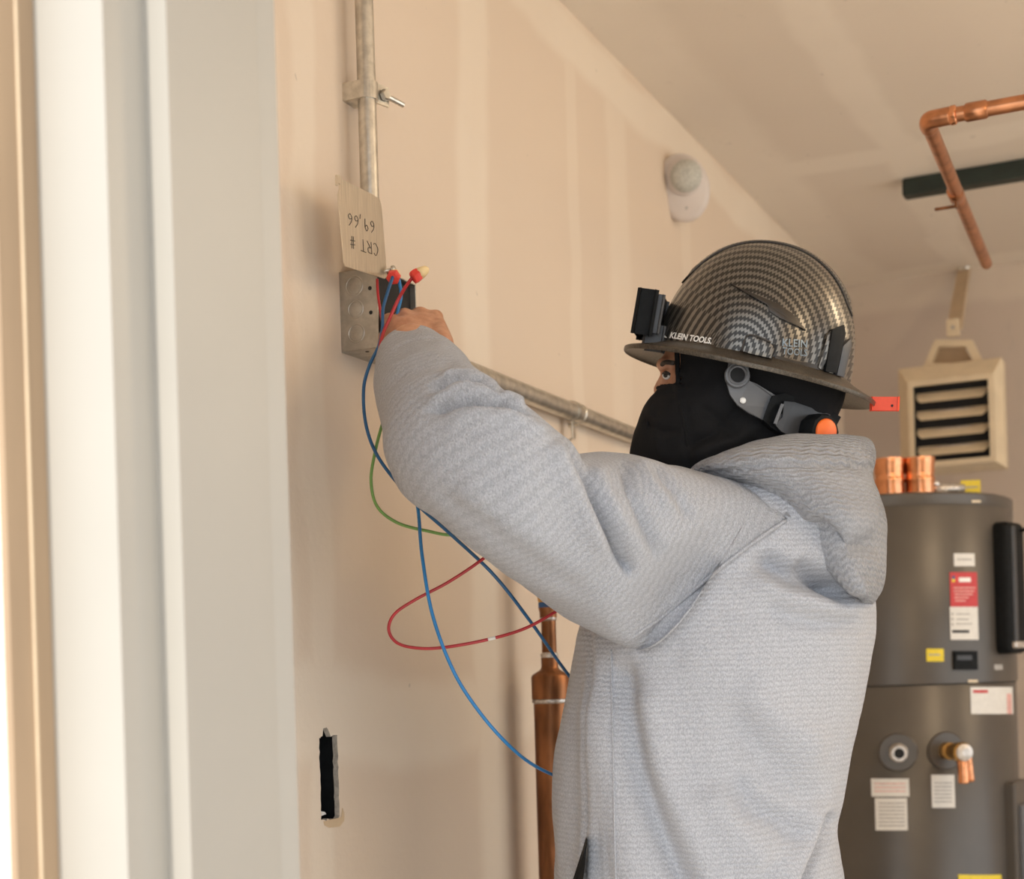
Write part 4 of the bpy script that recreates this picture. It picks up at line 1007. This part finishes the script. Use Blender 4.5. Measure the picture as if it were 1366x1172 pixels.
# vent fin, side slot, rear clips, on the camera side and mirrored
bvh = surf([shell])
def on_hat(px, py, off=.001):
    d = ray(px, py).normalized(); h = bvh.ray_cast(CAM, d)
    if h[0] is None: return at(px, py, 1.75)
    n_ = h[1] if h[1].dot(d) < 0 else -h[1]; return h[0] + n_*off
def hat_plate(name, poly, th, mat, sub=5, parent=hat):
    pts = []
    for i in range(len(poly)):
        a, b = poly[i], poly[(i+1) % len(poly)]
        pts += [(a[0]+(b[0]-a[0])*t/sub, a[1]+(b[1]-a[1])*t/sub) for t in range(sub)]
    c = (sum(p[0] for p in pts)/len(pts), sum(p[1] for p in pts)/len(pts)); k = bmesh.new()
    lo = [k.verts.new(on_hat(x, y, -.001)) for x, y in pts]; hi = [k.verts.new(on_hat(x, y, th)) for x, y in pts]
    rings_ = [hi]
    for s in (.66, .33): rings_.append([k.verts.new(on_hat(c[0]+(x-c[0])*s, c[1]+(y-c[1])*s, th*1.08)) for x, y in pts])
    m_ = len(pts)
    for A_, B_ in zip([lo]+rings_, rings_):
        for i in range(m_): k.faces.new((A_[i], A_[(i+1) % m_], B_[(i+1) % m_], B_[i]))
    cv = k.verts.new(on_hat(*c, th*1.1))
    for i in range(m_): k.faces.new((rings_[-1][i], rings_[-1][(i+1) % m_], cv))
    return sharp(link(name, k, mat, parent), 50)
hat_plate('vent_fin', [(975, 380), (988, 386), (1030, 403), (1055, 418), (1074, 441), (1066, 437), (1040, 425), (1026, 416), (1023, 406)], .003, 'hatdark')
hat_plate('accessory_slot', [(992, 470), (997, 453), (1003, 449), (1026, 459), (1031, 466), (1027, 479), (1000, 473)], .010, 'carbon')
hat_plate('slot_ledge', [(955, 459), (985, 452), (994, 448), (992, 466), (985, 469), (955, 463)], .0028, 'carbon')
hat_plate('slot_shadow', [(1028, 459), (1035, 461), (1033, 470), (1028, 479)], .005, 'shade_black')
link('slot_outline', tube([on_hat(x, y, .0108) for x, y in ((990, 471), (995, 454), (1002, 449.5), (1014, 453), (1027, 459))], .0011, 6, 4), 'hatdark', hat, True)
for i, poly in enumerate(([(1102, 446), (1108, 440), (1106, 468), (1094, 493), (1090, 490)], [(1107, 440), (1122, 434), (1124, 446), (1112, 497), (1098, 495)], [(1121, 462), (1131, 452), (1132, 462), (1122, 502), (1113, 500)])):
    hat_plate('rear_clip', poly, (.003, .0045, .004)[i], ('carbon', 'black', 'dkgreyplastic')[i])
hat_plate('rim_tread', [(1035, 474), (1092, 487), (1092, 493), (1030, 481)], .0016, 'hatdark')
# mirrored slot block on the far side
k = bmesh.new(); add_prism(k, [dome(-1.45, .10, -.002), dome(-1.75, .10, -.002), dome(-1.72, .24, -.002), dome(-1.48, .24, -.002)], -HY*.008)
link('accessory_slot', k, 'carbon', hat)
# lettering, laid on the shell through its own surface
def letter(s, x0, y0, x1, y1, size_px, mat, name, shear, off, spacing=1, word=1):
    L = sqrt((x1-x0)**2+(y1-y0)**2); ux, uy = (x1-x0)/L, (y1-y0)/L
    bm_ = text_bm(s, 1.0, lambda u, v: Vector((u, v, 0)), shear, off, None, spacing, word)
    w_ = max(v.co.x for v in bm_.verts); h_ = max(v.co.y for v in bm_.verts)
    bmesh.ops.subdivide_edges(bm_, edges=[e for e in bm_.edges if e.calc_length() > .25], cuts=2)
    for v in bm_.verts:
        u = v.co.x/w_*L; t = v.co.y/h_*size_px
        v.co = on_hat(x0+ux*u+uy*t, y0+uy*u-ux*t, .0011)
    return link(name, bm_, mat, hat)
letter('KLEIN TOOLS.', 893.5, 450.5, 949, 458.5, 8.0, 'whiteprint', 'lettering', .25, .036)
letter('KLEIN', 1042.5, 461.5, 1076, 463.5, 10, 'silver', 'lettering', 0, .01)
letter('TOOLS', 1043, 472, 1076, 475, 9, 'silver', 'lettering', 0, .01)
k = bmesh.new()
for pts in ([(884, 446), (888, 447), (891, 451), (887, 450)],): k.faces.new([k.verts.new(on_hat(x, y, .0012)) for x, y in pts])
link('logo_mark', k, 'whiteprint', hat)
# suspension: side strap, pivot ring, ratchet housing and knob
ZS_ = lambda x: 1.700 + .00055*max(0, x-1020) + (.0000045*max(0, x-1060)**2)
def side_prism(poly, th=.004, dz=0): return prism([at(x, y, ZS_(x)+dz) for x, y in poly], FWD*th)
strap = link('suspension_strap', bevel_all(side_prism([(972, 474), (996, 477), (999, 492), (1000, 508), (1010, 512), (1046, 534), (1052, 545), (1040, 567), (1030, 566), (998, 550), (984, 540), (974, 526), (970, 512)]), .0008), 'greyplastic', hat)
rc = at(983.5, 500.5, 1.697)
sharp(link('pivot_ring', lathe(rc, -FWD, [(.0086, -.003), (.0086, .004), (.0098, .005), (.0108, .0045), (.0118, .003), (.0138, .0028), (.0146, .001), (.0146, -.003)], 32, cap=False), 'greyplastic', strap), 40)
link('ring_bore', lathe(rc, -FWD, [(.0087, -.001), (.0087, .0015)], 24), 'shade_black', strap)
link('rivet', lathe(at(991, 534, 1.6995), -FWD, [(.0038, 0), (.0034, .0012), (.001, .0018)], 16), 'whiteprint', strap, True)
rh = link('ratchet_housing', bevel_all(prism([at(x, y, ZS_(x)-.006 - .0004*0) for x, y in ((1046, 535), (1060, 536), (1095, 548), (1108, 553), (1098, 566), (1090, 592), (1070, 589), (1042, 575), (1034, 566), (1044, 556))], FWD*.022), .002), 'dkgreyplastic', hat)
link('housing_tape', bevel_all(prism([at(x, y, ZS_(x)-.002) for x, y in ((1030, 528), (1046, 524), (1105, 545), (1122, 556), (1112, 575), (1092, 594), (1068, 590), (1032, 572), (1018, 560))], FWD*.016), .002), 'black', hat)
link('housing_rib', bevel_all(side_prism([(1042, 538), (1046, 539), (1036, 566), (1032, 564)], .004, -.010), .0006), 'greyplastic', rh)
ka = (RIGHT*.46 - FWD*.87 - UP*.10).normalized(); kc = at(1096, 576, 1.718)
knob = link('ratchet_knob', lathe(kc - ka*.012, ka, [(.0190, -.01), (.0218, -.004), (.0218, .014), (.0195, .019), (.016, .0195)], 10), 'black', hat)
sharp(knob, 30)
kb = link('knob_button', lathe(kc, ka, [(.0150, .004), (.0150, .0090), (.0135, .0105), (.001, .0110)], 32), 'orange', knob, True); kb['label'] = 'orange button'
# orange tab under the rear brim
tb = HC - HX*(AX+.041) - HZ*.0155
tab = link('rear_tab', bevel_all(box(tb - HX*.004 + HZ*.001, (.030, .014, .0115), basis((HX*.98-HZ*.2).normalized(), HY, (HZ*.98+HX*.2).normalized())), .0022), 'redorange', hat); tab['label'] = 'red-orange tab at the back of the brim'
link('tab_hole', lathe(tb - HX*.013 + HY*.0078, HY, [(.0015, 0), (.0015, .0006)], 10), 'shade_black', tab)
# headlamp
hl = thing('headlamp', dome(0.05, .22, .01), 'small black headlamp clipped to the front of the hard hat', 'headlamp')
hc_ = at(868, 421, 1.785); a_ = (HX*1.0 - HZ*.06).normalized(); bx = a_.cross(HY).normalized()
if bx.dot(HZ) < 0: bx = -bx
sharp(link('lamp_body', bevel_all(box(hc_ + a_*.004, (.017, .052, .045), basis(a_, HY, bx)), .0045, 2), 'black', hl), 40)
link('lamp_back', bevel_all(box(hc_ - a_*.008, (.012, .046, .040), basis(a_, HY, bx)), .003), 'dkgreyplastic', hl)
link('lamp_lens', bevel_all(box(hc_ + a_*.0125, (.002, .040, .030), basis(a_, HY, bx)), .0008), 'lens', hl)
link('clip', bevel_all(box(hc_ - a_*.010 - bx*.026, (.020, .030, .022), basis(a_, HY, bx)), .003), 'dkgreyplastic', hl)

# ================================================================== WIRES AND CONNECTORS
def wire(name, pts, r, mat, label, group=None):
    P_ = [at(*p) for p in pts]
    o = thing(name, P_[0], label, 'wire', group); link('conductor', tube(P_, r, 10, 10), mat, o, True); return o
wb1 = wire('electrical_wire', [(524, 369, 1.79), (517, 390, 1.785), (511, 412, 1.78), (510, 438, 1.77), (505, 462, 1.755), (493, 487, 1.75), (485, 520, 1.745), (489, 570, 1.74), (508, 615, 1.735), (552, 668, 1.73), (602, 713, 1.73), (660, 768, 1.73), (710, 832, 1.78), (748, 886, 1.86), (785, 935, 1.94)], .0021, 'dbluewire', 'long dark blue wire curving from the box down behind the back')
wb2 = wire('electrical_wire', [(532, 371, 1.80), (535, 395, 1.80), (530, 420, 1.80), (525, 470, 1.79), (528, 560, 1.77), (545, 640, 1.75), (557, 675, 1.735), (563, 740, 1.70), (577, 820, 1.69), (605, 895, 1.69), (640, 950, 1.70), (680, 995, 1.72), (715, 1022, 1.79), (760, 1043, 1.90)], .0021, 'bluewire', 'bright blue wire hanging in a long curve to the waist')
wg = wire('electrical_wire', [(545, 470, 1.80), (528, 510, 1.78), (511, 562, 1.75), (501, 600, 1.74), (495, 640, 1.74), (503, 675, 1.74), (530, 697, 1.74), (570, 708, 1.74), (607, 713, 1.74), (650, 700, 1.74)], .0019, 'greenwire', 'short green wire looping below the forearm')
wr = wire('electrical_wire', [(690, 705, 1.72), (647, 743, 1.71), (600, 775, 1.71), (555, 799, 1.71), (527, 818, 1.71), (518.5, 838, 1.71), (527, 855, 1.71), (548, 863, 1.71), (585, 864, 1.71), (645, 854, 1.71), (700, 838, 1.72), (747, 812, 1.73), (800, 780, 1.76)], .0019, 'redwire', 'red wire hanging in a wide loop under the sleeve')
link('print_band', tube([at(651, 852.5, 1.7095), at(661, 850.2, 1.7095)], .0021, 10, 4), 'paperwhite', wr, True)
wr2 = wire('electrical_wire', [(550, 370, 1.755), (540, 384, 1.76), (530, 402, 1.765), (520, 424, 1.762), (512, 442, 1.758), (507, 462, 1.75), (507, 480, 1.745), (515, 500, 1.75)], .0021, 'redwire', 'short red wire rising beside the hand to a red and cream connector')
wr3 = wire('electrical_wire', [(503, 372, 1.812), (504.5, 395, 1.808), (508, 418, 1.80), (512, 440, 1.79)], .0017, 'redwire', 'thin red wire inside the near edge of the box')
def connector(par, px, py, Z, d, s=1.0):
    o = at(px, py, Z); d = Vector(d).normalized()
    link('connector_skirt', lathe(o, d, [(.0060*s, 0), (.0082*s, .001), (.0086*s, .006*s), (.0080*s, .0095*s)], 6), 'capred', par)
    link('connector_cap', lathe(o, d, [(.0072*s, .009*s), (.0068*s, .014*s), (.0048*s, .021*s), (.0018*s, .0235*s)], 14), 'capyel', par, True)
connector(wr2, 550, 371, 1.755, RIGHT*.82 + UP*.55 + FWD*.2)
connector(wb1, 524, 371, 1.79, UP*.45 + FWD*.75 + RIGHT*.1, 1.05)
